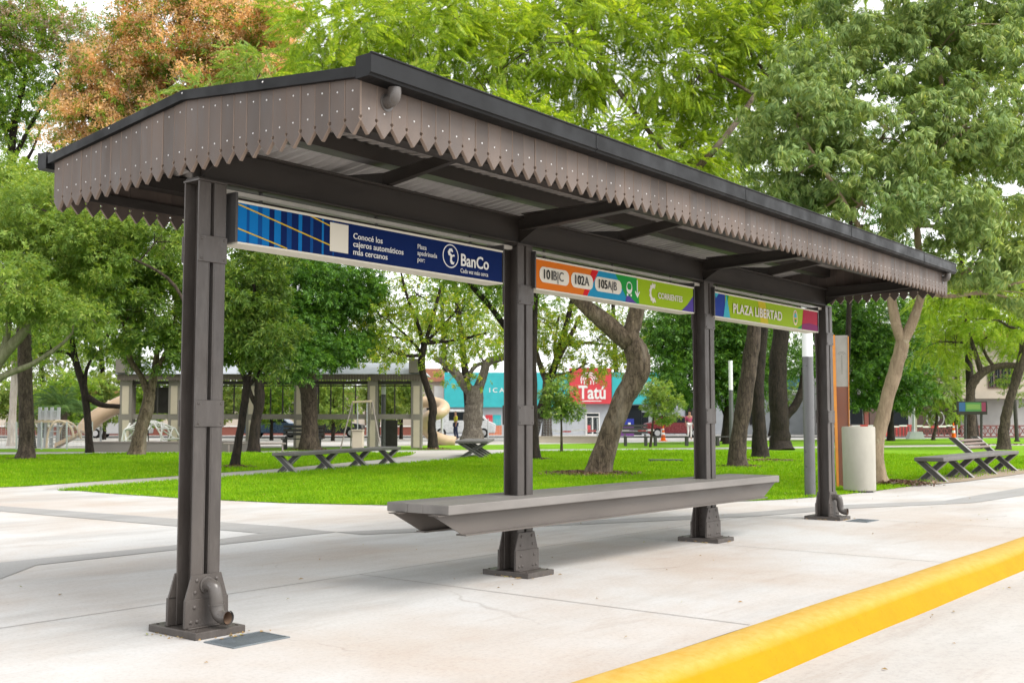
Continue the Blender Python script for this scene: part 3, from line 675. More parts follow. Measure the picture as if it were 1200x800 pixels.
F.poly('arrow', M_white, [(cx - .007, cz + .08), (cx - .007, cz - .045), (cx - .034, cz - .015), (cx - .04, cz - .028), (cx, cz - .08), (cx + .04, cz - .028), (cx + .034, cz - .015), (cx + .007, cz - .045), (cx + .007, cz + .08)], False, 4)
cx = sx(*z600(905, 300))[0]; cz = zc
F.poly('emblem', M_cream, ring(cx, cz, .080, .034, 60, 300, .85), False, 3)
for a in range(70, 300, 32): F.poly('emblem', M_cream, disc(cx + .066 * math.cos(R(a)), cz + .082 * math.sin(R(a)), .013, .013, 10), False, 4)
F.text('lettering', 'CORRIENTES', M_cream, *z600(930, 308), .078, .0014, xs=1.0)
# sign 3: place name
xa, xb = sx(838, 357)[0], sx(958.3, 377)[0]
s3, of = sign('lime place name sign with white lettering and crimson end in the right bay', None, xa, xb, ZT, ZB)
F = Face(s3, of, ZB, ZT, xa, xb); z600 = lambda X, Y: (810 + X / 6, 330 + Y / 6)
rows(((168, 250), (888, 355), (888, 210), (168, 75)), lime, 0)
rows(((168, 250), (238, 252), (240, 95), (168, 75)), dblue, 1)
rows(((228, 250), (275, 258), (249, 165), (249, 165)), turq, 3)
F.poly('colour_field', turq, [(xa, ZT - .02), (xa, ZT), (xa + .10, ZT), (xa + .02, ZT - .06)], False, 2)
F.poly('colour_field', green, [(sx(*z600(240, 95))[0], ZT), (sx(*z600(266, 98))[0], ZT), (sx(*z600(254, 160))[0], zc)], False, 2)
rows(((490, 285), (545, 292), (522, 152), (470, 142)), yel, 1)
rows(((776, 330), (888, 355), (888, 210), (790, 200)), crimson, 2)
F.poly('colour_field', wine, [(sx(*z600(778, 330))[0], ZB), (xb, ZB), (xb, ZB + .07), (sx(*z600(830, 300))[0], ZB + .085), (sx(*z600(780, 290))[0], ZB + .06)], False, 3)
F.poly('colour_field', green, [(sx(*z600(745, 325))[0], ZB), (sx(*z600(776, 330))[0], ZB), (sx(*z600(780, 320))[0], ZB + .05)], False, 3)
F.text('lettering', 'PLAZA LIBERTAD', M_cream, *z600(290, 190), .138, .0030, xs=1.12)
cx, cz = sx(*z600(733, 262))[0], zc
for rx, rz, mt, l in ((.060, .088, M_cream, 3), (.046, .070, gold, 4), (.036, .058, M_cream, 5)): F.poly('crest', mt, disc(cx, cz, rx, rz), False, l)
F.poly('crest', turq, disc(cx, cz, .034, .056, 14, 0, 180), False, 6); F.poly('crest', gold, disc(cx, cz - .002, .034, .054, 14, 180, 360), False, 6)
F.poly('crest', green, disc(cx, cz - .036, .026, .02, 14), False, 7)
F.poly('crest', orange, disc(cx, cz + .064, .014, .010, 10), False, 7)

# ------------------------------------------------------------------ park furniture on the lawns
M_bsteel = paint('bench_steel', (.055, .052, .052), (.038, .036, .035), .5, 0, 6, .08)
M_bedge = paint('bench_edge', (.26, .245, .235), (.2, .19, .18), .5, 0, 6)
M_bslab = paint('bench_slab', (.125, .117, .11), (.08, .075, .07), .65, 0, 3, .15)
M_bdark = paint('bench_dark', (.05, .047, .047), (.035, .033, .033), .6, 0, 4, .1)
M_wood = paint('bench_wood', (.15, .105, .085), (.10, .07, .056), .65, 0, 6, .15, stretch=(.15, 1, 1))
def xbench(label, p0, p1, group, n=4, wd=.56, hgt=.47, back=None, top=None):
    p0, p1 = np.array(p0[:2]), np.array(p1[:2]); d = p1 - p0; L = float(np.linalg.norm(d)); rz = math.atan2(d[1], d[0]); c = (p0 + p1) / 2
    r = empty('park_bench', label, 'bench', (c[0], c[1], 0), rz, group); ov = .22
    b = MB(); b.box(-L / 2 - ov, L / 2 + ov, -wd / 2, wd / 2, hgt - .075, hgt); bevel(b.build('seat', top or M_bslab, r), .012, 2)
    zt = hgt - .076
    for k in range(n):
        x = -L / 2 + L * k / (n - 1) if n > 1 else 0
        isb = back and k in back
        for sg in (-1, 1):                            # two crossing bars side by side
            xx = x + sg * .06; hw = .074
            y0, y1 = sg * wd * .40, -sg * wd * .36
            zt2, y2 = zt, y1
            if isb and sg == -1:
                zt2 = .80; y2 = y0 + (y1 - y0) * (zt2 / zt) ; 
            b = MB(); bx = xx - sg * .003
            b.prism([(bx - .052, y0 - hw, .009), (bx - .052, y0 + hw, .009), (bx - .052, y2 + hw, zt2), (bx - .052, y2 - hw, zt2)], (.104, 0, 0))
            b.cur = 1
            for e in (-hw, hw): b.prism([(bx - .056, y0 + e - .008, .0095), (bx - .056, y0 + e + .008, .0095), (bx - .056, y2 + e + .008, zt2 - .001), (bx - .056, y2 + e - .008, zt2 - .001)], (.112, 0, 0))
            b.box(bx - .0415, bx + .0415, y0 - hw - .02, y0 + hw + .02, .0, .0085)
            b.build('leg', [M_bsteel, M_bedge], r)
    if back:
        xa = -L / 2 + L * back[0] / (n - 1); xb = -L / 2 + L * back[1] / (n - 1)
        for q in range(3):
            z = .57 + q * .078; y = -wd * .40 + (wd * .76) * (z / zt)
            b = MB(); b.box(xa + .03, xb - .07, -.018, .018, -.033, .033); o = b.build('backrest_plank', M_wood, r)
            o.location = (0, y - .07, z); o.rotation_euler = (-R(50), 0, 0); bevel(o, .004, 1)
    return r
xbench('long backless dark bench with cross legs on the lawn beside the diagonal path', G(337, 554.5), G(455, 543.5), 'cross legged park benches')
xbench('short looking dark bench seen end on beside the bottle shaped trunk at the path', G(553, 537.5), G(562, 532.6), 'cross legged park benches', n=4, wd=1.0, hgt=.55)
xbench('long cross legged bench with a plank backrest on half its seat', (18.22, 1.82), (23.9, 1.95), 'cross legged park benches', back=(2, 3))
def oldbench(label, u0, u1, v, d, group='dark wooden benches by the far path', back=True, sh=.45):
    x0, _ = lx(u0, v, d); x1, _ = lx(u1, v, d); p = at((u0 + u1) / 2, v, d)
    r = empty('park_bench', label, 'bench', (p[0], p[1], 0), YAW - math.pi / 2, group); w = x1 - x0
    b = MB()
    for q in range(3): b.box(-w / 2, w / 2, -.2 + q * .15, -.07 + q * .15, sh - .04, sh)
    b.build('seat', M_bdark, r)
    if back:
        b = MB()
        for q in range(3): b.box(-w / 2, w / 2, .25 + q * .02, .28 + q * .02, sh + .12 + q * .15, sh + .23 + q * .15)
        b.build('backrest', M_bdark, r)
    for s_ in (-1, 1):
        x = s_ * (w / 2 - .12); b = MB(); b.prism([(x - .05, -.2, 0), (x - .05, -.11, 0), (x - .05, -.08, sh - .041), (x - .05, -.2, sh - .041)], (.1, 0, 0)); b.prism([(x - .05, .16, 0), (x - .05, .28, 0), (x - .05, .28, sh + (.1 if back else -.041)), (x - .05, .16, sh - .041)], (.1, 0, 0))
        b.build('leg', M_bdark, r)
oldbench('dark slatted bench with backrest half hidden by the thick trunk behind the long backless bench', 330, 377, 525, 44)
oldbench('dark bench with sloped backrest in front of the blue poster panel at the far path', 730, 760, 520, 50, back=True)
oldbench('dark backless bench before the parked dark red car', 765, 808, 520, 50, back=False)
oldbench('dark backless bench behind the three dark trunks', 838, 872, 520, 50, back=False)
# low dark slab lying on the lawn
p = (G(762, 541.5) + G(798, 541.5)) / 2
b = MB(); b.box(-.46, .46, -.2, .2, 0, .085); o = bevel(b.build('stone_slab', M_bdark), .012, 2); o.location = (p[0], p[1], 0); o.rotation_euler = (0, 0, YAW - math.pi / 2)
tag(o, 'low dark stone slab lying flat on the lawn right of the leaning trunk', 'slab')

# lamps
M_lampd = paint('lamp_pole_grey', (.115, .115, .118), (.09, .09, .092), .35, .2, 3)
M_lampw = flat('lamp_diffuser', (.82, .83, .84), .3)
def lamp(label, u, v, r, split, top, d=None):
    p = G(u, v) if d is None else at(u, v, d)
    o = empty('street_lamp', label, 'street lamp', (p[0], p[1], 0), 0, 'grey column lamps with white tops')
    b = MB(); b.cyl((0, 0, .012), r, split - .012, 20); b.build('pole', M_lampd, o, True)
    b = MB(); b.cyl((0, 0, 0), r * 1.9, .012, 20); b.build('base_plate', M_lampd, o, True)
    b = MB(); b.cyl((0, 0, split + .03), r * .98, top - split - .03, 20); b.build('diffuser', M_lampw, o, True)
    b = MB(); b.cyl((0, 0, split), r * 1.03, .03, 20); b.build('collar', M_lampd, o, True)
lamp('thick grey column lamp with white top close behind the rightmost shelter post', 949.5, 581.5, .085, 2.16, 3.6)
lamp('slim dark column lamp with white top in front of the pavilion', 449, 524.5, .10, 1.2 + 1.05, 3.65)
lamp('slim column lamp with pale top left of the three dark trunks', 857.5, 527, .085, 2.35, 3.55)

# rust coloured totem and concrete cylinder
M_rust = paint('corten', (.20, .075, .045), (.12, .05, .035), .8, 0, 5, .2, stretch=(1, 1, .4))
M_orange = paint('corten_orange', (.62, .24, .03), (.50, .17, .025), .6, 0, 4)
M_tpanel = paint('totem_panel', (.30, .28, .25), (.23, .215, .19), .55, 0, 5)
M_tmark = paint('totem_mark', (.22, .205, .18), rough=.6)
p = at(988, 571, 19.4); t = empty('park_totem', 'tall narrow rust steel totem with orange edges and grey upper panel', 'totem', (p[0], p[1], 0), YAW - math.pi / 2 - R(12))
tp, bt = .142, .110; H = 2.69
def tz(z): return bt + (tp - bt) * z / H
b = MB(); b.prism([(-bt + .041, -.03, .02), (bt - .005, -.03, .02), (tz(1.78) - .012, -.03, 1.78), (-tz(1.78) + .05, -.03, 1.78)], (0, .06, 0)); b.build('rust_body', M_rust, t)
b = MB(); b.prism([(-tz(1.782) + .05, -.034, 1.782), (tz(1.782) - .012, -.034, 1.782), (tp - .012, -.034, H), (-tp + .055, -.034, H)], (0, .068, 0)); pn = b.build('panel', M_tpanel, t)
b = MB()
for rr_, a0, a1 in ((.075, 20, 160), (.05, 20, 160)): 
    q = ring(.02, 2.33, rr_, .014, a0, a1); b.sheet([(x, -.0355, z) for x, z in q])
b.sheet([(.012, -.0355, 2.0), (.03, -.0355, 2.0), (.03, -.0355, 2.34), (.012, -.0355, 2.34)]); b.build('faint_mark', M_tmark, pn)
for sg, w_ in ((-1, .05), (1, .012)):
    b = MB(); 
    if sg < 0: b.prism([(-bt, -.05, 0), (-bt + .040, -.05, 0), (-tp + .054, -.05, H + .01), (-tp, -.05, H + .01)], (0, .10, 0))
    else: b.prism([(bt - .0045, -.05, 0), (bt + .006, -.05, 0), (tp + .004, -.05, H - .02), (tp - .0115, -.05, H - .02)], (0, .10, 0))
    b.build('edge_strip', M_orange, t)
M_conc = paint('cast_concrete', (.40, .38, .325), (.31, .295, .25), .8, 0, 2.2, .2, stretch=(1, 1, .5))
p = at(1007.5, 577, 18.4); c = empty('concrete_cylinder', 'pale concrete cylinder standing on the lawn edge beside the rust totem', 'litter bin', (p[0], p[1], 0))
b = MB(); vs = []; n = 40
for r_, z in ((.255, .03), (.262, .045), (.270, 1.06), (.262, 1.085), (.225, 1.085), (.222, .75)):
    for k in range(n): a = 2 * math.pi * k / n; vs.append((r_ * math.cos(a), r_ * math.sin(a), z))
b.add(vs, [(i * n + k, i * n + (k + 1) % n, (i + 1) * n + (k + 1) % n, (i + 1) * n + k) for i in range(5) for k in range(n)]); b.build('drum', M_conc, c, True)
b = MB(); b.cyl((0, 0, 0), .21, .031, 24); b.build('foot', M_bdark, c, True)
b = MB(); b.cyl((0, 0, .74), .221, .02, 24); b.build('lid', M_bdark, c, True)

# ------------------------------------------------------------------ trees
M_bark = barkmat('bark_grey_brown', (.026, .019, .014), (.105, .080, .060), 4, 1.)
M_bark_l = barkmat('bark_speckled', (.045, .033, .022), (.185, .140, .098), 4, 1., (.25, .21, .165))
M_bark_d = barkmat('bark_dark', (.008, .006, .005), (.036, .026, .019), 4, 1.)
M_bark_p = barkmat('bark_pale', (.19, .140, .090), (.33, .255, .170), 2.5, .35, None, .0)
M_bark_g = barkmat('bark_greenish', (.11, .115, .06), (.20, .20, .125), 3, .6, None, .2)
M_bark_c = barkmat('bark_bottle', (.06, .05, .04), (.17, .148, .118), 5, 1., (.28, .26, .22))
M_bark_w = barkmat('bark_whitish', (.30, .26, .22), (.48, .43, .38), 2, .5, None, 0.)
L = dict(
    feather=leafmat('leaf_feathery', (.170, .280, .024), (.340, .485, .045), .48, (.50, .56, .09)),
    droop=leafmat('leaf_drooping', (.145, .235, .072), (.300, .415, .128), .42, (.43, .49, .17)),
    gloss=leafmat('leaf_glossy', (.070, .145, .022), (.180, .300, .042), .35, (.34, .42, .08), .45),
    dark=leafmat('leaf_dark', (0.038, 0.107, 0.018), (0.095, 0.222, 0.026), 0.35, (0.172, 0.314, 0.044)),
    mid=leafmat('leaf_mid', (0.107, 0.214, 0.032), (0.213, 0.356, 0.044), 0.48, (0.374, 0.444, 0.058)),
    light=leafmat('leaf_light', (.145, .245, .048), (.265, .385, .078), .46, (.38, .44, .11)),
    airy=leafmat('leaf_airy', (0.120, 0.222, 0.018), (0.259, 0.371, 0.029), 0.50, (0.498, 0.445, 0.040)),
    grey=leafmat('leaf_greyish', (0.086, 0.174, 0.044), (0.163, 0.277, 0.065), 0.42, (0.224, 0.317, 0.087)),
    copper=leafmat('copper_blossom', (.60, .37, .20), (.78, .53, .34), .5, (.84, .66, .48)),
    mauve=leafmat('mauve_pods', (0.351, 0.241, 0.195), (0.518, 0.370, 0.314), 0.40, (0.610, 0.462, 0.388)),
    palm=leafmat('palm_leaf', (0.040, 0.092, 0.029), (0.092, 0.172, 0.046), 0.35, (0.132, 0.211, 0.066)),
    far=leafmat('leaf_far', (.125, .200, .045), (.235, .325, .070), .45, (.34, .38, .10)))

def unit(v): return v / (np.linalg.norm(v, axis=-1, keepdims=True) + 1e-9)
def leafquad(o, d, s, l, w, bend=.12):               # one folded leaf: origin, direction, side, length, width
    d = d / np.linalg.norm(d); n = np.cross(d, s); n /= np.linalg.norm(n) + 1e-9; s = np.cross(n, d)
    return [o, o + d * l * .45 + s * w / 2 - n * w * .18, o + d * l - np.array([0, 0, bend * l]), o + d * l * .45 - s * w / 2 - n * w * .18]
def protos(kind, k=8):
    r = np.random.default_rng(hash_(kind)); out = []
    for _ in range(k):
        q = []
        if kind == 'broad':                           # short twig, pointed leaves all round
            for i in range(9):
                t = .25 + .75 * i / 8; a = i * 2.4 + r.uniform(-.4, .4)
                o = np.array([.9 * t, .0, -.08 * t * t]); d = np.array([.75 + r.uniform(-.3, .3), math.cos(a), math.sin(a) * .7 - .1])
                q.append(leafquad(o, d, np.array([-d[1], d[0], r.uniform(-.6, .6)]), r.uniform(.42, .62), r.uniform(.15, .22), r.uniform(.05, .35)))
        elif kind == 'droop':                         # tassel of narrow hanging leaves
            for i in range(10):
                a = i * 2.4 + r.uniform(-.3, .3); t = .15 + .85 * i / 9
                o = np.array([.6 * t, 0, .06 * math.sin(t * 3)]); d = np.array([.55 + r.uniform(-.3, .3), math.cos(a) * .75, -.55 + r.uniform(-.45, .35)])
                q.append(leafquad(o, d, np.array([-d[1], d[0], r.uniform(-.4, .4)]), r.uniform(.5, .72), r.uniform(.13, .18), r.uniform(.2, .5)))
        elif kind == 'frond':                         # feather leaf: many narrow leaflets on a bowed stalk
            n = 17; cv = r.uniform(.1, .35)
            for i in range(n):
                t = .12 + .88 * i / (n - 1); o = np.array([t, 0, -cv * t * t]); l = .24 * math.sin(math.pi * (.18 + .78 * t)) + .04
                for sg in (-1, 1):
                    d = np.array([.55, sg, -.22 + r.uniform(-.12, .12) - .3 * t]); q.append(leafquad(o, d, np.array([1., 0, .1]), l, .055, .12))
        elif kind == 'tuft':                          # loose panicle of small scraps
            for i in range(14):
                o = r.normal(0, .24, 3); d = r.normal(0, 1, 3) + np.array([.4, 0, .5]); q.append(leafquad(o, d, r.normal(0, 1, 3), r.uniform(.16, .3), r.uniform(.10, .16), 0))
        out.append(np.array(q, np.float32))
    return out
def hash_(s): return sum(ord(c) * (i + 3) for i, c in enumerate(s))
PROTO = {}
def scatter(P, D, kind, size, rs, roll=.6):
    """one spray of leaves at each point P heading along D"""
    if kind not in PROTO: PROTO[kind] = protos(kind)
    pr = PROTO[kind]; n = len(P); D = unit(D); side = unit(np.cross(D, np.array([0, 0, 1.]) + rs.normal(0, .05, (n, 3)))); upv = np.cross(side, D)
    a = rs.normal(0, roll, n)[:, None]; s2 = side * np.cos(a) + upv * np.sin(a); u2 = np.cross(s2, D)
    sz = size * rs.uniform(.7, 1.25, n); which = rs.integers(0, len(pr), n); out = []
    for k in range(len(pr)):
        m = which == k
        if not m.any(): continue
        B = np.stack([D[m], s2[m], u2[m]], 2) * sz[m][:, None, None]
        v = np.einsum('nij,qcj->nqci', B, pr[k]) + P[m][:, None, None, :]
        out.append(v.reshape(-1, 4, 3))
    return np.concatenate(out)

def crown_points(clumps, d, nsub, nspray, rs, sub_r, flat_=.6, shell=.55):
    """clump list (u, v, ru, rv, depth offset, depth radius) -> spray origins and headings, gathered in sub clusters"""
    vol = [c[2] * c[3] for c in clumps]; tot = sum(vol); P = []; D = []; tips = []
    for c, vv in zip(clumps, vol):
        dd = d + c[4]; ctr = at(c[0], c[1], dd); s = dd / FPX; rad = np.array([c[2] * s, c[3] * s, c[5]])
        m = max(2, int(nsub * vv / tot)); dirs = unit(rs.normal(size=(m, 3))); u = shell + (1.06 - shell) * rs.random(m) ** .7
        loc = dirs * u[:, None] * (1 + .10 * rs.normal(size=(m, 1)))
        cen = ctr + RT * (loc[:, :1] * rad[0]) + UP * (loc[:, 1:2] * rad[1]) + FW * (loc[:, 2:] * rad[2])
        outw = unit(RT * (loc[:, :1]) + UP * (loc[:, 1:2]) + FW * (loc[:, 2:]))
        for q in range(m):
            r_ = sub_r * rs.uniform(.55, 1.35); off = rs.normal(0, 1, (nspray, 3)) * r_ * .5; off[:, 2] *= flat_
            P.append(cen[q] + off); D.append(unit(off) * .8 + outw[q] * .55 + rs.normal(0, .35, (nspray, 3)))
        tips.append((ctr, cen))
    return np.concatenate(P), np.concatenate(D), tips

def tree(name, label, d, base, limbs, bark, clumps, leaf, kind, size, nsub, nspray, sub_r, seed, group=None, droop=.25, extra=None, flat_=.6, shell=.55, twig=.012, ntw=26, clumps_only=False):
    """limbs: list of [(u, v, width px, depth offset), ...]; the first is the trunk, from the ground up"""
    rs = np.random.default_rng(seed); bp = at(base[0], base[1], d); bp = np.array([bp[0], bp[1], 0.])
    root = empty(name, label, 'tree' if name != 'sapling' else 'sapling', bp, 0, group)
    tb = MB(); ends = []
    for j, lm in enumerate(limbs):
        pts = [at(q[0], q[1], d + (q[3] if len(q) > 3 else 0)) for q in lm]; rad = [q[2] / 2 * .90 * d / FPX for q in lm]
        if j == 0:
            pts[0] = np.array([bp[0], bp[1], -.05]); rad[0] *= 1.12
        P = spline(pts, 6); Rr = np.interp(np.linspace(0, len(pts) - 1, len(P)), range(len(pts)), rad)
        if j == 0: Rr = Rr * (1 + .30 * np.exp(-np.arange(len(P)) / 1.3))
        Rr = Rr * (1 + .05 * np.interp(np.arange(len(P)), np.arange(0, len(P) + 3, 3), rs.normal(size=len(np.arange(0, len(P) + 3, 3))))); P = P + rs.normal(0, 1, P.shape) * (Rr * .035)[:, None]
        tb.tube(P, list(Rr), 14 if rad[0] > .06 else 8); ends.append((P, Rr))
    P, D, tips = crown_points(clumps, d, nsub, nspray, rs, sub_r, flat_, shell)
    allp = np.concatenate([e[0][len(e[0]) // 3:] for e in ends]); allr = np.concatenate([e[1][len(e[0]) // 3:] for e in ends])
    for ctr, cen in tips:                             # boughs from the limbs to each clump, then twigs into it
        k = np.argmin(np.linalg.norm(allp - ctr, axis=1) + 2.0 * (allp[:, 2] > ctr[2])); a = allp[k]; r0 = min(allr[k] * .7, .09)
        md = (a + ctr) / 2 + rs.normal(0, .12, 3) * np.linalg.norm(ctr - a) * .6
        B = spline([a, md, ctr], 5); tb.tube(B, list(np.linspace(r0, r0 * .45, len(B))), 7)
        for q in rs.permutation(len(cen))[:max(4, int(ntw * len(cen) / max(nsub, 1) * 1.2))]:
            st = B[rs.integers(len(B) // 2, len(B))]; md = (st + cen[q]) / 2 + rs.normal(0, .1, 3) + np.array([0, 0, .05])
            tb.tube(spline([st, md, cen[q]], 3), list(np.linspace(twig * 1.6, twig * .5, 7)), 5)
    if limbs or True:
        tb.build('trunk', bark, root, True, off=bp)
    D = D + np.array([0, 0, -droop])
    Q = scatter(P, D, kind, size, rs)
    quadmesh('crown', Q, leaf, root, off=bp)
    if extra:
        mt, kd, sz, num, where = extra
        sel = rs.random(len(P)) < num
        cz = where(P) if where else np.ones(len(P), bool); sel &= cz
        Pe = np.repeat(P[sel], 3, 0); Pe = Pe + np.array([0, 0, .12]) + rs.normal(0, .14, Pe.shape)
        quadmesh('blossom', scatter(Pe, rs.normal(0, 1, Pe.shape) + np.array([0, 0, .8]), kd, sz, rs), mt, root, off=bp)
    return root

# --- the leaning tree behind the seat with the big feathery crown over the roof
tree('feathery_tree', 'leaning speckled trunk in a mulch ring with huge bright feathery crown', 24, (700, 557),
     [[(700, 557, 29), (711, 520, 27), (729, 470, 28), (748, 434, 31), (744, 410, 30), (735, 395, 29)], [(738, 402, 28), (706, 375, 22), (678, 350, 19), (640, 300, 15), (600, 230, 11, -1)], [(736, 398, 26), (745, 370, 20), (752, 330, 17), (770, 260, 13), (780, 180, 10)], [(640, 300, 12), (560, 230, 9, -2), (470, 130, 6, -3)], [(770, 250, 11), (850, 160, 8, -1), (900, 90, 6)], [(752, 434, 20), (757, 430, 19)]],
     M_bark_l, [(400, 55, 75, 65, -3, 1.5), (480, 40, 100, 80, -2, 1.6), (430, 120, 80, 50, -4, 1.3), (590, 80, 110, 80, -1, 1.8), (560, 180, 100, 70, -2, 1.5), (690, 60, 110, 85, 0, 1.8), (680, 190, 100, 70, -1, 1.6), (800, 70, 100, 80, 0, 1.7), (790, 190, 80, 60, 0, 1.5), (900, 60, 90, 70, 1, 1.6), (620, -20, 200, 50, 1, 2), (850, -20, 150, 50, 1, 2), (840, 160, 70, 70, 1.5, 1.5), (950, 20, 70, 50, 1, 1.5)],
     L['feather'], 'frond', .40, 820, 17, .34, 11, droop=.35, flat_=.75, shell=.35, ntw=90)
# --- right: pale trunk with drooping grey-green crown
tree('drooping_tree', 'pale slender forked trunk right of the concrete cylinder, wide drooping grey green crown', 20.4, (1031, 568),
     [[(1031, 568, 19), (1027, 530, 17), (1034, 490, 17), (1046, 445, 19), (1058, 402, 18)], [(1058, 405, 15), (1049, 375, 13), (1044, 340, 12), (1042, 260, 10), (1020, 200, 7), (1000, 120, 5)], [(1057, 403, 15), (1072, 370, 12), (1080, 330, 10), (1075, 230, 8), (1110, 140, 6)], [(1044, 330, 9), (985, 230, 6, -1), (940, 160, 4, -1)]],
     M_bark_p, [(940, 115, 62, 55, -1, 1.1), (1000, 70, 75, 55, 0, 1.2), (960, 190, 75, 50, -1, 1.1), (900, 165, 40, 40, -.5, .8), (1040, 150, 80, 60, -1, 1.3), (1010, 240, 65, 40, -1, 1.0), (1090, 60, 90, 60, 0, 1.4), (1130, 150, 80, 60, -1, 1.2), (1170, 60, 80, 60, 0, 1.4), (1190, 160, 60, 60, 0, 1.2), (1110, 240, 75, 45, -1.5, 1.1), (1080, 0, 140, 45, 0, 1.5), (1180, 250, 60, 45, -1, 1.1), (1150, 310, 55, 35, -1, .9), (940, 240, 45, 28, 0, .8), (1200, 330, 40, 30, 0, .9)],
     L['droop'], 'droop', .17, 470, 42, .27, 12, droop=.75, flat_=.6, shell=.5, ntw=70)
# --- far left, thick straight trunk
tree('park_tree', 'thick straight trunk at far left under a light green crown', 33, (30, 538),
     [[(30, 540, 21), (31, 500, 18.5), (29, 440, 17), (27, 380, 16), (22, 320, 14), (20, 260, 11)], [(26, 370, 9), (50, 320, 6), (70, 270, 4)], [(24, 350, 8), (5, 300, 6), (-10, 260, 4)]],
     M_bark, [(15, 300, 70, 60, -1, 2), (75, 250, 60, 50, 0, 1.6), (-30, 240, 60, 60, 0, 2), (20, 230, 70, 35, 0, 2), (60, 330, 55, 40, -2, 1.4)], L['light'], 'broad', 0.250, 220, 26, .40, 13, ntw=40)
tree('park_tree', 'greenish many limbed tree whose boughs reach in from the left edge', 29, (-60, 546),
     [[(-60, 548, 26), (-45, 500, 22), (-25, 460, 18), (0, 420, 16), (25, 392, 12), (42, 372, 9)], [(-20, 455, 13), (5, 440, 9), (40, 425, 7), (70, 405, 5), (85, 390, 3)], [(-5, 428, 10), (8, 395, 9), (10, 355, 7), (2, 330, 5)], [(-30, 470, 12), (-10, 415, 10), (-5, 370, 8)]],
     M_bark_g, [(-10, 330, 55, 40, -1, 1.3), (40, 350, 45, 28, 0, 1.0), (90, 370, 35, 20, 0, .8)], L['light'], 'broad', 0.238, 130, 12, .36, 14, ntw=24)
tree('park_tree', 'slim forked tree left of the pavilion with thin open crown', 40, (105, 530),
     [[(105, 532, 9.5), (103, 495, 9), (98, 455, 9.5), (88, 420, 8.5), (84, 385, 6), (82, 340, 4)], [(99, 455, 6), (102, 432, 4.5), (112, 415, 3.5), (128, 408, 2.5)], [(90, 424, 5), (75, 412, 4), (45, 414, 2.5)], [(103, 465, 8), (118, 474, 7.5), (140, 476, 6)]],
     M_bark_d, [(85, 340, 55, 40, 0, 1.6), (60, 390, 40, 26, 0, 1.2), (125, 375, 35, 30, 0, 1.2), (100, 300, 50, 35, 0, 1.5)], L['mid'], 'broad', 0.294, 150, 11, .5, 15, ntw=40)
# --- round glossy trees
tree('glossy_tree', 'round glossy bright green tree with forked trunk left of the nearest post', 36.5, (160, 533),
     [[(158, 535, 19), (165, 505, 16), (172, 480, 16), (176, 460, 15)], [(175, 466, 10), (165, 440, 8), (152, 420, 7), (148, 390, 5)], [(176, 464, 10), (182, 430, 8), (185, 400, 6)], [(180, 440, 8), (192, 418, 7), (200, 400, 5)]],
     M_bark_l, [(150, 300, 55, 45, 0, 1.6), (195, 285, 45, 45, 0, 1.5), (160, 360, 60, 45, -.5, 1.7), (205, 350, 40, 45, 0, 1.4), (125, 330, 38, 45, 0, 1.2), (170, 405, 50, 25, 0, 1.3), (215, 400, 25, 22, 0, .9)], L['gloss'], 'broad', 0.29, 200, 32, .30, 16, ntw=24, droop=.35, shell=.68)
tree('glossy_tree', 'slim leaning trunk right of the nearest post under a dark glossy crown', 27.4, (274, 548.5),
     [[(274, 550, 11), (280, 515, 10.5), (287, 470, 11), (290, 448, 11)], [(289, 452, 6), (280, 425, 5), (272, 395, 4)], [(290, 450, 6), (296, 420, 5), (300, 380, 4)], [(290, 454, 5.5), (308, 430, 4.5), (318, 400, 3)]],
     M_bark_d, [(285, 350, 38, 40, 0, 1.0), (310, 390, 35, 35, 0, 1.0), (275, 395, 30, 30, 0, .9), (300, 320, 45, 40, .3, 1.1)], L['gloss'], 'broad', 0.235, 150, 28, .22, 17, ntw=24, droop=.35, shell=.68)
tree('glossy_tree', 'thick dark forked trunk just behind the slim leaning one', 40, (297, 530),
     [[(294, 532, 15), (299, 500, 13), (304, 470, 13), (304, 445, 12)], [(304, 450, 8), (318, 425, 7), (325, 395, 5)], [(304, 450, 8), (296, 420, 6), (300, 390, 5)], [(303, 480, 7), (293, 460, 6), (288, 440, 4)]],
     M_bark_d, [(320, 370, 45, 50, 1, 1.6), (345, 410, 30, 35, 1, 1.2), (330, 320, 50, 40, 1, 1.6)], L['dark'], 'broad', 0.266, 260, 17, .42, 18, ntw=24)
tree('glossy_tree', 'thick brown trunk behind the long backless bench under a dark dense crown', 43.5, (363, 528),
     [[(362, 530, 24), (363, 505, 21), (362, 470, 21), (358, 445, 22), (346, 415, 18), (340, 395, 15), (345, 360, 12)], [(360, 450, 13), (368, 425, 11), (372, 390, 9)]],
     M_bark, [(370, 340, 55, 45, -1, 1.8), (400, 375, 35, 40, 0, 1.3), (345, 380, 40, 35, -1.5, 1.2), (385, 400, 40, 30, -1, 1.2), (420, 330, 35, 35, 0, 1.3)], L['dark'], 'broad', 0.31, 210, 28, .36, 19, ntw=24)
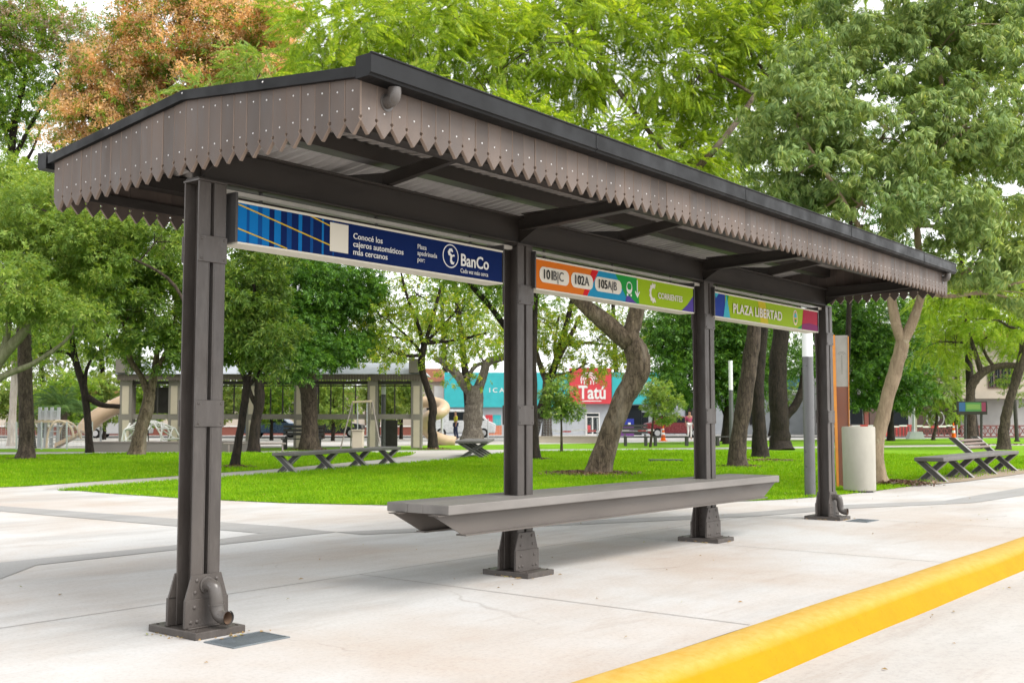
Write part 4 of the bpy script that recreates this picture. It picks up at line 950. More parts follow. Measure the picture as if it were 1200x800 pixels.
# --- airy tree and bottle trunk
tree('airy_tree', 'thin dark crooked trunk left of the bottle shaped trunk with an open yellow green crown', 44.5, (508, 527),
     [[(508, 528, 12), (506, 500, 10), (507, 475, 10.5), (499, 450, 9), (494, 425, 10), (498, 400, 8)], [(497, 410, 6), (490, 380, 5), (478, 350, 4), (470, 320, 3)], [(498, 402, 6), (508, 370, 5), (518, 330, 4)], [(495, 415, 5), (478, 395, 3.5), (455, 375, 2.5)], [(500, 400, 5), (525, 375, 3.5), (545, 350, 2.5)]],
     M_bark_d, [(440, 365, 45, 30, 0, 1.7), (490, 345, 50, 35, 0, 1.8), (540, 365, 40, 35, 0, 1.6), (455, 408, 40, 18, -1, 1.3), (520, 400, 40, 20, 0, 1.4), (570, 390, 30, 25, 0, 1.2), (420, 395, 30, 20, 0, 1.2)], L['airy'], 'broad', 0.280, 170, 10, .55, 20, ntw=60)
tree('bottle_tree', 'swollen bottle shaped grey trunk with forked limbs left of the second post', 60, (554, 519),
     [[(554, 521, 25), (554, 500, 25), (555, 480, 24), (556, 464, 25), (555, 455, 23)], [(552, 462, 15), (540, 444, 12), (524, 428, 10), (508, 418, 7)], [(558, 462, 15), (566, 440, 12), (572, 424, 11), (590, 418, 9), (612, 405, 6)], [(554, 458, 7), (548, 446, 6), (556, 430, 6), (570, 424, 5)]],
     M_bark_c, [(560, 400, 45, 22, 0, 1.8), (600, 385, 45, 30, 0, 1.8), (525, 405, 25, 16, 0, 1.2), (545, 440, 22, 9, -1, .8)], L['airy'], 'broad', 0.336, 80, 8, .55, 21, ntw=30)
tree('park_tree', 'dark upright trunk hidden behind the second shelter post', 32.5, (627, 539.5),
     [[(629, 541, 15), (625, 500, 13), (624, 450, 12), (624, 400, 12), (626, 340, 11), (628, 280, 9)], [(624, 420, 9), (598, 390, 8), (575, 360, 7), (556, 338, 7), (535, 310, 6)]],
     M_bark_d, [(560, 300, 60, 40, 0, 1.6), (640, 280, 60, 40, 0, 1.6), (600, 330, 40, 25, 0, 1.2)], L['mid'], 'broad', 0.252, 150, 12, .45, 22, ntw=40)
tree('park_tree', 'brown trunk forking in a wide V in front of the turquoise shop', 62, (641, 517),
     [[(641, 518, 13), (641, 490, 12), (641, 455, 12), (640, 440, 11)], [(640, 446, 7.5), (632, 425, 7), (625, 400, 6), (615, 370, 4)], [(641, 446, 8), (652, 425, 7), (664, 402, 6), (680, 370, 4)], [(652, 428, 5), (650, 405, 4), (655, 370, 3)], [(664, 404, 3), (690, 402, 3), (720, 405, 2)]],
     M_bark, [(650, 380, 50, 25, 0, 2.2), (700, 395, 45, 25, 0, 2), (690, 425, 35, 18, -1, 1.4), (730, 400, 35, 22, 0, 1.6), (660, 425, 20, 12, 0, 1), (620, 385, 25, 22, 0, 1.4)], L['airy'], 'broad', 0.350, 190, 9, .6, 23, ntw=50)
tree('sapling', 'young bright green sapling on the lawn left of the leaning speckled trunk', 40, (658, 530),
     [[(658, 531, 3.2), (658, 500, 2.6), (657, 478, 2.2), (657, 460, 1.6)]], M_bark,
     [(655, 462, 18, 14, 0, .55), (665, 478, 14, 10, 0, .45), (650, 480, 12, 9, 0, .4)], L['gloss'], 'broad', 0.238, 52, 10, .20, 24, ntw=16, shell=.3)
tree('sapling', 'young tiered light green sapling before the parked dark red car', 48, (762, 520),
     [[(762, 521, 3), (765, 495, 2.5), (768, 470, 2), (770, 452, 1.4)]], M_bark,
     [(772, 455, 15, 8, 0, .5), (783, 470, 16, 6, 0, .5), (768, 478, 18, 6, 0, .5), (778, 487, 18, 5, 0, .5), (764, 465, 9, 8, 0, .4)], L['light'], 'broad', 0.238, 60, 10, .19, 25, ntw=16, shell=.3)
tree('dense_tree', 'dense dark round evergreen behind the third shelter post', 54, (851, 521),
     [[(851, 522, 9), (851, 500, 8.5), (853, 470, 8), (855, 440, 7)], [(851, 490, 4.5), (845, 475, 4), (838, 462, 3)]],
     M_bark_d, [(825, 400, 48, 38, 0, 2), (860, 420, 40, 45, 0, 2), (810, 440, 40, 32, -1, 1.6), (860, 370, 45, 30, 0, 2), (790, 385, 30, 30, 0, 1.5), (880, 440, 30, 25, 0, 1.3)], L['dark'], 'broad', 0.364, 420, 17, .50, 26, ntw=24)
# --- the three dark trunks
def trunk3(label, d, base, limb, cl, seed, bark): tree('park_tree', label, d, base, limb, bark, cl, L['dark'], 'broad', 0.238, 110, 12, .42, seed, 'three dark trunks in a row', ntw=40)
trunk3('leftmost of the three dark trunks, leaning right and blackened at the foot', 27.4, (864, 549), [[(863, 550, 22), (865, 520, 21), (871, 480, 21), (878, 430, 20), (884, 385, 18), (890, 330, 16), (890, 280, 12)], [(886, 380, 8), (870, 340, 6), (850, 310, 5)]], [(840, 300, 60, 30, 1, 1.3), (900, 290, 60, 30, 1, 1.3)], 27, M_bark)
trunk3('middle and slimmest of the three dark trunks', 34, (891, 538), [[(891, 539, 20), (890, 505, 18), (888, 460, 16), (891, 420, 14), (895, 380, 13), (900, 300, 10)]], [(900, 310, 50, 28, 1, 1.3), (920, 345, 35, 20, 1, 1.1)], 28, M_bark_d)
trunk3('rightmost and thickest of the three dark trunks with a bough curving right', 43.5, (915, 528), [[(914, 529, 25), (914, 500, 24), (912, 460, 24), (912, 420, 22), (916, 380, 20), (918, 320, 16)], [(918, 490, 13), (930, 478, 11), (938, 462, 10), (942, 440, 8)]], [(935, 350, 50, 25, 1, 1.6), (945, 420, 30, 22, 1, 1.2)], 29, M_bark_d)
# --- right side, further back
tree('dense_tree', 'dark slender tree with dense low crown behind the pale slender trunk', 62, (1044, 516),
     [[(1043, 517, 8), (1044, 490, 7), (1046, 460, 6), (1047, 430, 5)]], M_bark_d,
     [(1000, 400, 40, 35, 0, 2), (1015, 430, 45, 25, -1, 1.8), (1050, 420, 40, 35, 0, 2), (1000, 455, 35, 16, -1, 1.4), (1060, 455, 35, 18, 0, 1.5), (985, 370, 30, 30, 0, 1.6), (1030, 375, 40, 25, 0, 1.8)], L['dark'], 'broad', 0.420, 330, 15, .6, 30, ntw=24)
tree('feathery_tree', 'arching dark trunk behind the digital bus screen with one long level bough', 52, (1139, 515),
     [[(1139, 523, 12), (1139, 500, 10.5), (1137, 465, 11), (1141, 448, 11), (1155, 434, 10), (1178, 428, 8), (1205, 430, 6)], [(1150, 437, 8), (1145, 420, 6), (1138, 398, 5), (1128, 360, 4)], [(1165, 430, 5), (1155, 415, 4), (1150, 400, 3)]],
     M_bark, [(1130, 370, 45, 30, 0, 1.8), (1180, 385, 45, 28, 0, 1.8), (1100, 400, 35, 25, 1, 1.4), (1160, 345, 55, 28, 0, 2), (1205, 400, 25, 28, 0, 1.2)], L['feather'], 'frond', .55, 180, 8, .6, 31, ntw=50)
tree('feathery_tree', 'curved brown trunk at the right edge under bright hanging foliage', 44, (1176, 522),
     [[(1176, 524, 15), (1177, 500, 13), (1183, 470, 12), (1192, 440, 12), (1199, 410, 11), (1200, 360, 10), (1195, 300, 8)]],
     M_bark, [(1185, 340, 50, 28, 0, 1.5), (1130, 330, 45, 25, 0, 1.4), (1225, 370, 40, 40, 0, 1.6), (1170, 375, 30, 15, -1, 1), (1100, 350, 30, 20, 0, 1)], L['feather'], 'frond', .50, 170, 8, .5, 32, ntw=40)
tree('feathery_tree', 'pale green bushy young tree before the lattice fence, left of the screen', 64, (1093, 514),
     [[(1100, 516, 4), (1098, 490, 3.5), (1095, 465, 3), (1090, 440, 2.5)], [(1096, 475, 2), (1110, 455, 1.5)]],
     M_bark, [(1085, 440, 30, 20, 0, 1.3), (1105, 455, 28, 20, 0, 1.2), (1080, 470, 26, 14, 0, 1.1), (1110, 480, 22, 10, 0, 1), (1065, 455, 16, 18, 0, .8), (1095, 415, 30, 16, 0, 1.2), (1120, 425, 25, 18, 1, 1.2)], L['light'], 'frond', .55, 170, 8, .45, 33, ntw=24)
# --- tall trees on the left skyline
tree('tall_tree', 'tall dark green open tree at the top left corner with mauve pod clusters', 46, (32, 525),
     [[(32, 525, 16), (29, 400, 15), (20, 300, 14), (14, 200, 12), (16, 150, 9), (30, 90, 6)], [(14, 190, 7), (40, 140, 5), (70, 90, 3.5)], [(14, 210, 6), (36, 180, 4), (48, 150, 3)], [(12, 170, 6), (-10, 110, 4)]],
     M_bark_d, [(20, 40, 45, 28, 0, 1.8), (80, 42, 38, 24, 0, 1.6), (10, 90, 40, 22, 0, 1.6), (60, 75, 30, 16, 0, 1.3), (-20, 60, 40, 40, 0, 1.6), (5, 150, 30, 22, 0, 1.2), (45, 195, 28, 16, 0, 1.2), (10, 215, 35, 14, 0, 1.3), (60, 140, 14, 10, 0, .8), (30, 110, 40, 20, 0, 1.4), (-15, 130, 40, 30, 0, 1.4), (15, 10, 50, 20, 0, 1.5)], L['mid'], 'broad', 0.30, 330, 14, .5, 34, ntw=70,
     extra=(L['mauve'], 'tuft', .42, .16, lambda P: P[:, 2] > at(20, 75, 46)[2]))
tree('coppery_tree', 'tall tree crowned with coppery orange blossom behind the left end of the roof', 42, (232, 529),
     [[(232, 530, 20), (226, 400, 18), (195, 300, 16), (180, 220, 13), (185, 150, 10), (200, 80, 7)], [(182, 220, 9), (140, 170, 7), (95, 130, 5)], [(184, 180, 8), (240, 120, 6), (280, 60, 4)], [(180, 240, 7), (130, 210, 5), (90, 180, 3)]],
     M_bark_d, [(130, 95, 60, 35, 0, 1.8), (180, 50, 60, 35, 0, 2), (245, 40, 55, 40, 0, 2), (220, 100, 60, 35, 0, 1.9), (110, 150, 45, 28, 0, 1.6), (290, 80, 40, 40, 0, 1.6), (170, 140, 50, 28, 0, 1.6), (90, 110, 28, 20, 0, 1.2), (200, -10, 80, 25, 0, 2), (100, 195, 32, 16, 0, 1.2), (65, 175, 14, 12, 0, .8), (310, 40, 45, 40, 0, 1.8), (335, 90, 30, 25, 0, 1.4)], L['mid'], 'broad', 0.322, 430, 11, .5, 35, ntw=60,
     extra=(L['copper'], 'tuft', .42, 1.0, lambda P: np.random.default_rng(5).random(len(P)) < np.where(P[:, 2] > at(150, 170, 42)[2], .95, .15)))
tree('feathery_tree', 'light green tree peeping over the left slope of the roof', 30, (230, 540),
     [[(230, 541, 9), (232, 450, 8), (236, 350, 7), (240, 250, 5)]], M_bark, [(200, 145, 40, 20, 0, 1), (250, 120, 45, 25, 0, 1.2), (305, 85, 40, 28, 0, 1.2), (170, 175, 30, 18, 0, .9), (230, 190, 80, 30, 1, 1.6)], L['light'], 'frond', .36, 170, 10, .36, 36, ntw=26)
# --- left: hedge-like light masses behind and below the roof end
tree('leafy_tree', 'light green leafy tree filling the gap below the left roof corner', 30, (228, 541),
     [[(228, 541, 5), (232, 420, 4), (205, 335, 4), (140, 295, 3)]], M_bark, [(40, 240, 50, 28, 0, 1.3), (100, 265, 48, 30, 0, 1.3), (70, 300, 55, 28, .5, 1.4), (20, 275, 40, 32, 0, 1.2), (120, 300, 35, 25, 0, 1), (140, 265, 40, 25, .5, 1.1), (190, 275, 40, 22, .5, 1.1)], L['light'], 'broad', 0.200, 220, 28, .28, 37, ntw=26)
# --- rows of trees beyond the park
rs_ = np.random.default_rng(99)
for k, (u, v0, ru, rv, d, lf) in enumerate(((-40, 400, 70, 90, 70, 'far'), (50, 420, 60, 70, 74, 'far'), (120, 400, 60, 80, 78, 'mid'), (215, 395, 60, 90, 76, 'far'), (300, 420, 55, 70, 72, 'mid'), (375, 440, 50, 55, 70, 'far'), (440, 425, 60, 70, 76, 'far'), (520, 360, 70, 60, 98, 'grey'), (620, 340, 90, 60, 100, 'grey'), (720, 345, 80, 70, 102, 'far'), (800, 380, 70, 70, 98, 'grey'), (905, 420, 70, 70, 80, 'grey'), (980, 340, 70, 80, 84, 'mid'), (1060, 350, 70, 70, 86, 'grey'), (1120, 380, 60, 60, 88, 'far'), (1230, 380, 60, 90, 80, 'mid'), (860, 260, 90, 80, 60, 'grey'), (1000, 220, 100, 90, 58, 'dark'), (1120, 200, 110, 110, 56, 'dark'), (700, 230, 120, 80, 62, 'mid'), (520, 220, 110, 90, 60, 'mid'), (380, 230, 90, 90, 58, 'mid'))):
    hi = k >= 16
    lab = {'far': 'yellow green', 'mid': 'mid green', 'grey': 'greyish green', 'dark': 'deep green'}[lf]
    side = 'behind the playground' if u < 130 else 'behind the pavilion' if u < 480 else 'behind the shops' if u < 870 else 'behind the houses at right'
    order = ['leftmost', 'second', 'third', 'fourth', 'fifth', 'sixth', 'seventh', 'eighth', 'ninth', 'tenth', 'eleventh', 'twelfth', 'thirteenth', 'fourteenth', 'fifteenth', 'rightmost'][k] if not hi else None
    label = f'{lab} tree {side}, {order} from the left in the far row' if not hi else f'tall {lab} tree ' + ('behind the left part of the drooping crown', 'behind the heart of the drooping crown at right', 'behind the drooping crown at the top right corner', 'behind the middle of the big feathery crown', 'behind the left half of the big feathery crown', 'behind the roof ridge at the left')[k - 16]
    vb = 491.5 + FPX * 1.2 / d
    cl = [(u + rs_.uniform(-.35, .35) * ru, v0 + q * rv, ru * rs_.uniform(.55, .8), rv * rs_.uniform(.35, .5), rs_.uniform(-1, 1), ru * .6 * d / FPX) for q in (-.55, -.2, .15, .45)]
    ub = u if not hi else {860: 852, 1000: 985, 1120: 1140, 700: 622, 520: 554, 380: 362}[u]
    tree('background_tree', label, d, (ub, vb), [[(ub, vb, 9 if not hi else 12), ((u + ub) / 2 + 2, (vb + v0) / 2 + 10, 7), (u - 2, v0, 5), (u, v0 - rv * .5, 3)]], M_bark_d, cl, L[lf], 'broad', .36 if not hi else .30, 170, 14, .95 if not hi else .8, 200 + k, 'trees in the far row' if not hi else 'tall trees behind the crowns', ntw=14)
# --- palm
p = at(72, 520, 56); pr = empty('palm_tree', 'dark arching palm beside the white climbing frame', 'palm', (p[0], p[1], 0)); rs = np.random.default_rng(4)
b = MB(); b.tube([(0, 0, 0), (0, 0, .8), (.05, 0, 1.6)], [.28, .25, .2], 12); b.build('trunk', M_bark, pr, True); Q = []
for k in range(46):
    a = rs.uniform(0, 2 * math.pi); el = rs.uniform(.15, 1.35); ln = rs.uniform(1.8, 2.7); o = np.array([.05, 0, 1.6]); prev = o; dr = np.array([math.cos(a) * math.cos(el), math.sin(a) * math.cos(el), math.sin(el)])
    for i in range(22):
        t = i / 21; pt = o + dr * ln * t + np.array([0, 0, -1.25 * t * t]); sd_ = np.array([-math.sin(a), math.cos(a), 0])
        if i > 2:
            for sg in (-1, 1): Q.append(leafquad(pt, sd_ * sg + dr * .8 + np.array([0, 0, -.35]), np.array([0, 0, 1.]), .42 * math.sin(math.pi * (.15 + .8 * t)) + .1, .045, .3))
quadmesh('crown', np.array(Q), L['palm'], pr)
p = at(15, 524, 50)
tree('park_tree', 'pale whitish upright trunk left of the climbing frame', 50, (14, 524), [[(14, 526, 12), (14, 500, 10), (16, 460, 9), (17, 430, 8), (18, 390, 6)], [(16, 440, 4), (30, 410, 3)]], M_bark_w, [(20, 385, 40, 22, 0, 1.6), (45, 405, 30, 16, 0, 1.3)], L['mid'], 'broad', 0.336, 90, 10, .6, 77, ntw=20)

# --- loose shrubs closing the view under the crowns at the left and between the houses
rs_ = np.random.default_rng(123)
SHR = ((-30, 470, 35, 28, 62, 'light'), (25, 474, 28, 24, 64, 'far'), (75, 466, 30, 28, 63, 'mid'), (122, 470, 24, 26, 66, 'far'), (172, 470, 18, 22, 60, 'mid'), (255, 468, 30, 24, 62, 'far'), (318, 470, 26, 22, 64, 'mid'), (390, 466, 30, 26, 62, 'light'), (452, 470, 22, 22, 66, 'far'), (470, 464, 14, 20, 68, 'light'))
for k, (u, v, ru, rv, d, lf) in enumerate(SHR):
    vb = 491.5 + FPX * 1.2 / d
    where = ['beyond the left edge fence', 'behind the whitish trunk', 'behind the dark palm', 'behind the left tube slide', 'in the first pavilion opening', 'in the second pavilion opening', 'in the third pavilion opening', 'in the fourth pavilion opening', 'in the fifth pavilion opening', 'behind the rightmost pavilion column'][k]
    cl = [(u + rs_.uniform(-.4, .4) * ru, v + q * rv, ru * .7, rv * .5, 0, ru * .6 * d / FPX) for q in (-.6, -.1, .4)]
    tree('shrub', f'{ {"light": "light green", "far": "yellow green", "mid": "mid green"}[lf] } bushy shrub seen {where}', d, (u, vb), [[(u, vb, 4), (u + 1, v, 3), (u, v - rv * .5, 2)]], M_bark_d, cl, L[lf], 'broad', 0.420, 70, 10, .55, 300 + k, 'shrubs behind the pavilion and playground', ntw=8)

# ------------------------------------------------------------------ pavilion, playground, street and buildings beyond the lawns
class BG:
    """a thing standing square to the view axis; u, v give its outline, d how far away its front is"""
    def __init__(s, name, label, cat, u, d, group=None, rz=0.):
        p = at(u, 491, d); s.x0, _ = lx(u, 491, d); s.d = d
        s.r = empty(name, label, cat, (p[0], p[1], 0), YAW - math.pi / 2 + rz, group)
    def q(s, u, v, dy=0.):
        x, z = lx(u, v, s.d); return x - s.x0, z
    def box(s, name, u0, v0, u1, v1, y0, y1, mat, parent=None, bev=0):
        (xa, za), (xb, zb) = s.q(u0, v0), s.q(u1, v1); b = MB(); b.box(xa, xb, y0, y1, max(min(za, zb), 0), max(za, zb))
        o = b.build(name, mat, parent or s.r)
        if bev: bevel(o, bev, 2)
        return o
    def poly(s, name, uv, y0, y1, mat, parent=None):
        b = MB(); P = [s.q(u, v) for u, v in uv]; b.prism([(x, y0, max(z, 0)) for x, z in P], (0, y1 - y0, 0)); return b.build(name, mat, parent or s.r)
    def tube(s, name, pts, r, mat, parent=None, sides=8, k=5):
        b = MB(); P = [(*s.q(p[0], p[1])[:1], (p[2] if len(p) > 2 else 0), max(s.q(p[0], p[1])[1], 0)) for p in pts]
        b.tube(spline(P, k) if k > 1 else P, r, sides); return b.build(name, mat, parent or s.r, True)
    def text(s, body, u, v, size, mat, y, parent=None, bold=0, align='LEFT', xs=1.):
        x, z = s.q(u, v); return lettering('lettering', body, size, mat, parent or s.r, (x, y, z), align=align, bold=bold, xs=xs)
def P_(name, c, rough=.7, scale=2): return paint(name, c, tuple(x * .86 for x in c), rough, 0, scale, .05)
M_pcol = P_('pavilion_grey_brown', (.23, .20, .18)); M_pcream = P_('pavilion_cream', (.56, .47, .38)); M_pmetal = P_('roof_metal', (.40, .43, .48), .4); M_pdark = P_('pavilion_dark', (.045, .038, .034)); M_pval = P_('pavilion_valance', (.13, .10, .088))
M_playgrey = P_('play_grey', (.42, .44, .46), .45); M_playbeige = P_('play_beige', (.52, .42, .29), .5); M_slide = P_('slide_beige', (.50, .36, .24), .4); M_wallg = P_('low_wall_grey', (.20, .185, .165), .9); M_wallc = P_('wall_cream_stone', (.42, .37, .29), .9)
M_turq = P_('shop_turquoise', (.035, .42, .46), .5); M_shopw = P_('shop_wall', (.42, .44, .48), .8); M_red2 = P_('shop_red', (.60, .045, .06), .5); M_blu2 = P_('shop_blue', (.05, .25, .55), .5); M_glass = flat('dark_glass', (.02, .024, .028), .08); M_wht = P_('white_paint', (.72, .71, .69), .6)
M_poster = P_('poster_blue', (.02, .035, .30), .4); M_posterp = P_('poster_purple', (.14, .035, .20), .4); M_brick = P_('brick_red', (.23, .075, .055), .9, 6); M_houseb = P_('house_cream', (.52, .45, .38), .85); M_houseg = P_('house_grey', (.36, .35, .34), .85); M_tile = P_('clay_tile', (.36, .15, .09), .85, 8); M_lattice = P_('fence_brown_red', (.21, .062, .05), .7); M_mesh = P_('mesh_red', (.52, .06, .05), .7); M_cone = flat('cone_orange', (.80, .14, .012), .5); M_asph = P_('asphalt', (.075, .074, .072), .9, .5)
M_door = P_('door_brown', (.10, .06, .045), .6); M_skin = flat('skin', (.42, .24, .16), .6); M_pink = flat('cloth_pink', (.50, .10, .18), .8); M_hivis = flat('cloth_yellow', (.55, .52, .05), .7); M_dk = flat('hair_dark', (.02, .014, .01), .7); M_jean = flat('cloth_jeans', (.05, .06, .11), .8)
M_carred = paint('car_red', (.16, .012, .018), rough=.25); M_carwhite = paint('car_white', (.62, .63, .65), rough=.3); M_tyre = flat('tyre', (.015, .015, .015), .9); M_chrome = flat('light_grey', (.45, .45, .46), .3); M_tail = flat('tail_red', (.5, .02, .02), .3)

b = MB(); b.sheet([tuple(at(u, 491, d)[:2]) + (.004,) for u, d in ((-500, 72), (1800, 72), (1800, 81), (-500, 81))]); tag(b.build('street', M_asph), kind='structure')

# pavilion
pv = BG('pavilion', 'grey brown pavilion with cream column panels and sloped metal roof behind the left lawn', 'pavilion', 317, 46)
cols = [(141, 153), (198, 210), (289, 301), (345, 357), (431, 442), (482, 494)]
for a, c in cols:
    o = pv.box('column', a, 437, c, 528, 0, .5, M_pcol); pv.box('cream_panel', a + 2.5, 452, c - 2.5, 485, -.012, -.001, M_pcream, o); pv.box('cream_panel', a + 2.5, 492, c - 2.5, 524, -.012, -.001, M_pcream, o)
for (a, c) in ((cols[k][1], cols[k + 1][0]) for k in range(5)):
    pv.box('rail_band', a + .05, 485, c - .05, 491, .08, .4, M_pcol)
    f = pv.box('eave_beam', a + .05, 446, c - .05, 450, .1, .4, M_pdark)
    b = MB(); n = max(2, int((c - a) / 14))
    for q in range(n + 1):
        u = a + .6 + (c - a - 1.2) * q / n; x, _ = pv.q(u, 460); z0, z1 = pv.q(u, 484.8)[1], pv.q(u, 450.2)[1]; b.box(x - .025, x + .025, .2, .25, z0, z1)
    x0, x1 = pv.q(a, 460)[0], pv.q(c, 460)[0]; z = pv.q(a, 451.5)[1]; b.box(x0, x1, .26, .29, z - .03, z + .02)
    b.build('window_bars', M_pdark, pv.r)
x0, z0 = pv.q(139, 446); x1, z1 = pv.q(496, 438.5); b = MB(); n = 110
for q in range(n):
    xa = x0 + (x1 - x0) * q / n; w_ = (x1 - x0) / n; b.prism([(xa + .003, -.2, z1), (xa + w_ - .003, -.2, z1), (xa + w_ - .003, -.2, z0 + .05), (xa + w_ / 2, -.2, z0 - .02), (xa + .003, -.2, z0 + .05)], (0, .03, 0))
b.build('sawtooth_valance', M_pval, pv.r)
xa, xb = pv.q(137, 438)[0], pv.q(498, 438)[0]; zt = pv.q(300, 423)[1]; zb = pv.q(300, 438.3)[1]
b = MB(); b.add([(xa, -.3, zb), (xb, -.3, zb), (xb - .5, 1.4, zt), (xa + .5, 1.4, zt), (xa, 3.6, zb), (xb, 3.6, zb), (xb - .5, 1.9, zt), (xa + .5, 1.9, zt)], [(0, 1, 2, 3), (3, 2, 6, 7), (7, 6, 5, 4), (1, 5, 6, 2), (0, 3, 7, 4), (0, 4, 5, 1)]); b.build('roof', M_pmetal, pv.r)
for (a, c) in ((139, 153), (480, 495)): pv.box('roof_corner', a, 420.5, c, 436.9, -.32, .4, M_pcol)
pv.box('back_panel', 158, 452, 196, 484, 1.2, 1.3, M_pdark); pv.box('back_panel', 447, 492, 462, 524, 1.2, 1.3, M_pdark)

# low wall, stone wall
w1 = BG('low_wall', 'low grey garden wall running before the pavilion at the left', 'wall', 180, 41); w1.box('wall_body', 108, 518.5, 292, 531, 0, .25, M_wallg)
w1.box('coping', 107, 517, 293, 518.4, -.03, .28, M_pcol)
w2 = BG('low_wall', 'low cream stone wall before the turquoise shop, between post and leaning trunk', 'wall', 665, 57); w2.box('wall_body', 618, 512, 702, 521.5, 0, .3, M_wallc); w2.box('coping', 617, 511, 703, 511.9, -.03, .33, M_wallc)
w3 = BG('handrail', 'thin grey tube handrail right of the nearest post', 'railing', 300, 40)
for v in (519.5,): w3.tube('rail', [(262, v), (335, v)], .035, M_pcol, k=1)
for u in (268, 300, 331): w3.tube('post', [(u, 519.5), (u, 532)], .03, M_pcol, k=1)
# wire mesh fences
M_wire = P_('galvanised_wire', (.42, .44, .45), .4)
def wirefence(label, u0, u1, vt, d, n, fine=14):
    f = BG('mesh_fence', label, 'fence', (u0 + u1) / 2, d, 'wire mesh fences'); vb = 491.5 + FPX * 1.2 / d
    for k in range(n + 1): f.tube('post', [(u0 + (u1 - u0) * k / n, vt - 1), (u0 + (u1 - u0) * k / n, vb)], .035, M_wire, k=1)
    b = MB(); x0, zt = f.q(u0, vt); x1, _ = f.q(u1, vt)
    for k in range(fine): z = .08 + (zt - .1) * k / (fine - 1); b.box(x0, x1, -.004, .004, z - .004, z + .004)
    for k in range(int((x1 - x0) / .16)): x = x0 + .16 * k; b.box(x - .004, x + .004, .005, .011, .08, zt)
    b.build('wire_mesh', M_wire, f.r)
wirefence('grey wire mesh fence round the white climbing frame at far left', -40, 108, 495, 44, 5)
wirefence('grey wire mesh fence in front of the turquoise shop, right of the second post', 572, 700, 491, 60, 3)
# playground
cf = BG('climbing_frame', 'grey and beige climbing frame with arched ladder at the far left', 'climbing frame', 58, 47)
for u in (45, 52, 59, 67): cf.box('post', u, 477, u + 1.6, 526, 0, .1, M_playgrey)
for a, c in ((46.7, 51.9), (53.7, 58.9), (60.7, 66.9)):
    b = MB(); x0, z1 = cf.q(a, 481); x1, z0 = cf.q(c, 491); 
    for q in range(5): x = x0 + (x1 - x0) * (q + .5) / 5; b.box(x - .015, x + .015, .03, .06, z0, z1)
    b.box(x0, x1, .02, .07, z1 - .04, z1 + .02); b.box(x0, x1, .02, .07, z0 - .02, z0 + .04); b.build('railing', M_playgrey, cf.r)
cf.box('deck', 44, 492, 71, 495, -.3, .9, M_playbeige)
cf.tube('ladder_arch', [(60, 526, -.5), (62, 508, -.5), (68, 496, -.5), (76, 493, -.4), (86, 500, -.3), (90, 512, -.3)], .05, M_playbeige)
cf.tube('ladder_arch', [(65, 526, .1), (68, 508, .1), (73, 497, .1), (81, 495, .1), (90, 503, .1), (94, 514, .1)], .05, M_playbeige)
for v, u in ((520, 61), (512, 62), (505, 64), (499, 68)): cf.tube('rung', [(u, v, -.5), (u + 4.5, v, .1)], .03, M_playgrey, k=1)
cf.poly('low_slide', [(66, 519), (92, 507), (92, 510), (66, 524)], -.2, .4, M_slide)
ts = BG('tube_slide', 'beige tube slide coming down left of the pavilion', 'slide', 125, 50)
ts.tube('tube', [(150, 470, .2), (142, 473, 0), (130, 480, -.2), (117, 489, -.4), (108, 498, -.5), (104, 506, -.6)], .36, M_slide, sides=18)
for u, v in ((133, 478), (114, 491.5)): ts.tube('ring', [(u, v - .2, -.1), (u + .8, v - .7, -.1)], .40, M_playbeige, sides=18, k=1)
for u, v in ((140, 478), (118, 496)): ts.tube('support', [(u, v), (u, 522)], .05, M_playgrey, k=1)
t2 = BG('tube_slide', 'curled beige tube slide beside the right end of the pavilion', 'slide', 510, 52)
t2.tube('tube', [(490, 471, .5), (504, 471, .3), (517, 474, 0), (521, 479, -.4), (516, 484, -.7), (506, 487, -.6), (500, 492, -.3), (499, 500, 0), (503, 507, 0), (511, 512, -.2), (522, 516, -.3), (534, 518, -.3)], .28, M_slide, sides=18)
for u, v in ((494, 479), (518, 488)): t2.tube('support', [(u, v), (u, 521)], .06, M_playgrey, k=1)
gc = BG('dome_climber', 'white tubular climbing dome before the pavilion, beside the glossy tree trunk', 'climbing dome', 180, 44); rs = np.random.default_rng(3)
pts = [(155, 516), (158, 503), (166, 496), (176, 493), (186, 496), (196, 502), (203, 514)]; b = MB()
def g3(u, v, y=0): x, z = gc.q(u, v); return (x, y, max(z, .02))
for y in (-1.2, 0, 1.0):
    for (a, c) in zip(pts[:-1], pts[1:]): b.tube([g3(*a, y * (1 if a[1] > 500 else .5)), g3(*c, y * (1 if c[1] > 500 else .5))], .035, 6)
for k, a in enumerate(pts):
    b.tube([g3(*a, -1.2 if a[1] > 500 else -.6), g3(*a, 1.0 if a[1] > 500 else .5)], .035, 6)
    if k: b.tube([g3(*pts[k - 1], -.9), g3(*a, .3)], .03, 6); b.tube([g3(*pts[k - 1], .7), g3(*a, -.6)], .03, 6)
for u in (160, 172, 184, 198): b.tube([g3(u, 526, -1.1), g3(u + rs.uniform(-5, 5), 505, -.9), g3(u + rs.uniform(-7, 7), 496, -.4)], .035, 6)
b.build('tube_frame', M_wht, gc.r, True)
sw = BG('swing_frame', 'grey A frame swing with beige top bar before the pavilion', 'swing', 440, 44)
sw.tube('top_bar', [(413, 471), (436, 470)], .045, M_playbeige, k=1)
for a in ((413, 471, 402, 526, -.7), (413, 471, 408, 526, .7), (436, 470, 449, 526, -.7), (436, 470, 428, 520, .7)): sw.tube('leg', [(a[0], a[1], 0), (a[2], a[3], a[4])], .028, M_pcol, k=1)
for u in (419, 430): sw.tube('chain', [(u, 471), (u, 511)], .02, M_playgrey, k=1)
sw.box('seat', 418.5, 511, 430.5, 512.5, -.15, .15, M_pdark)
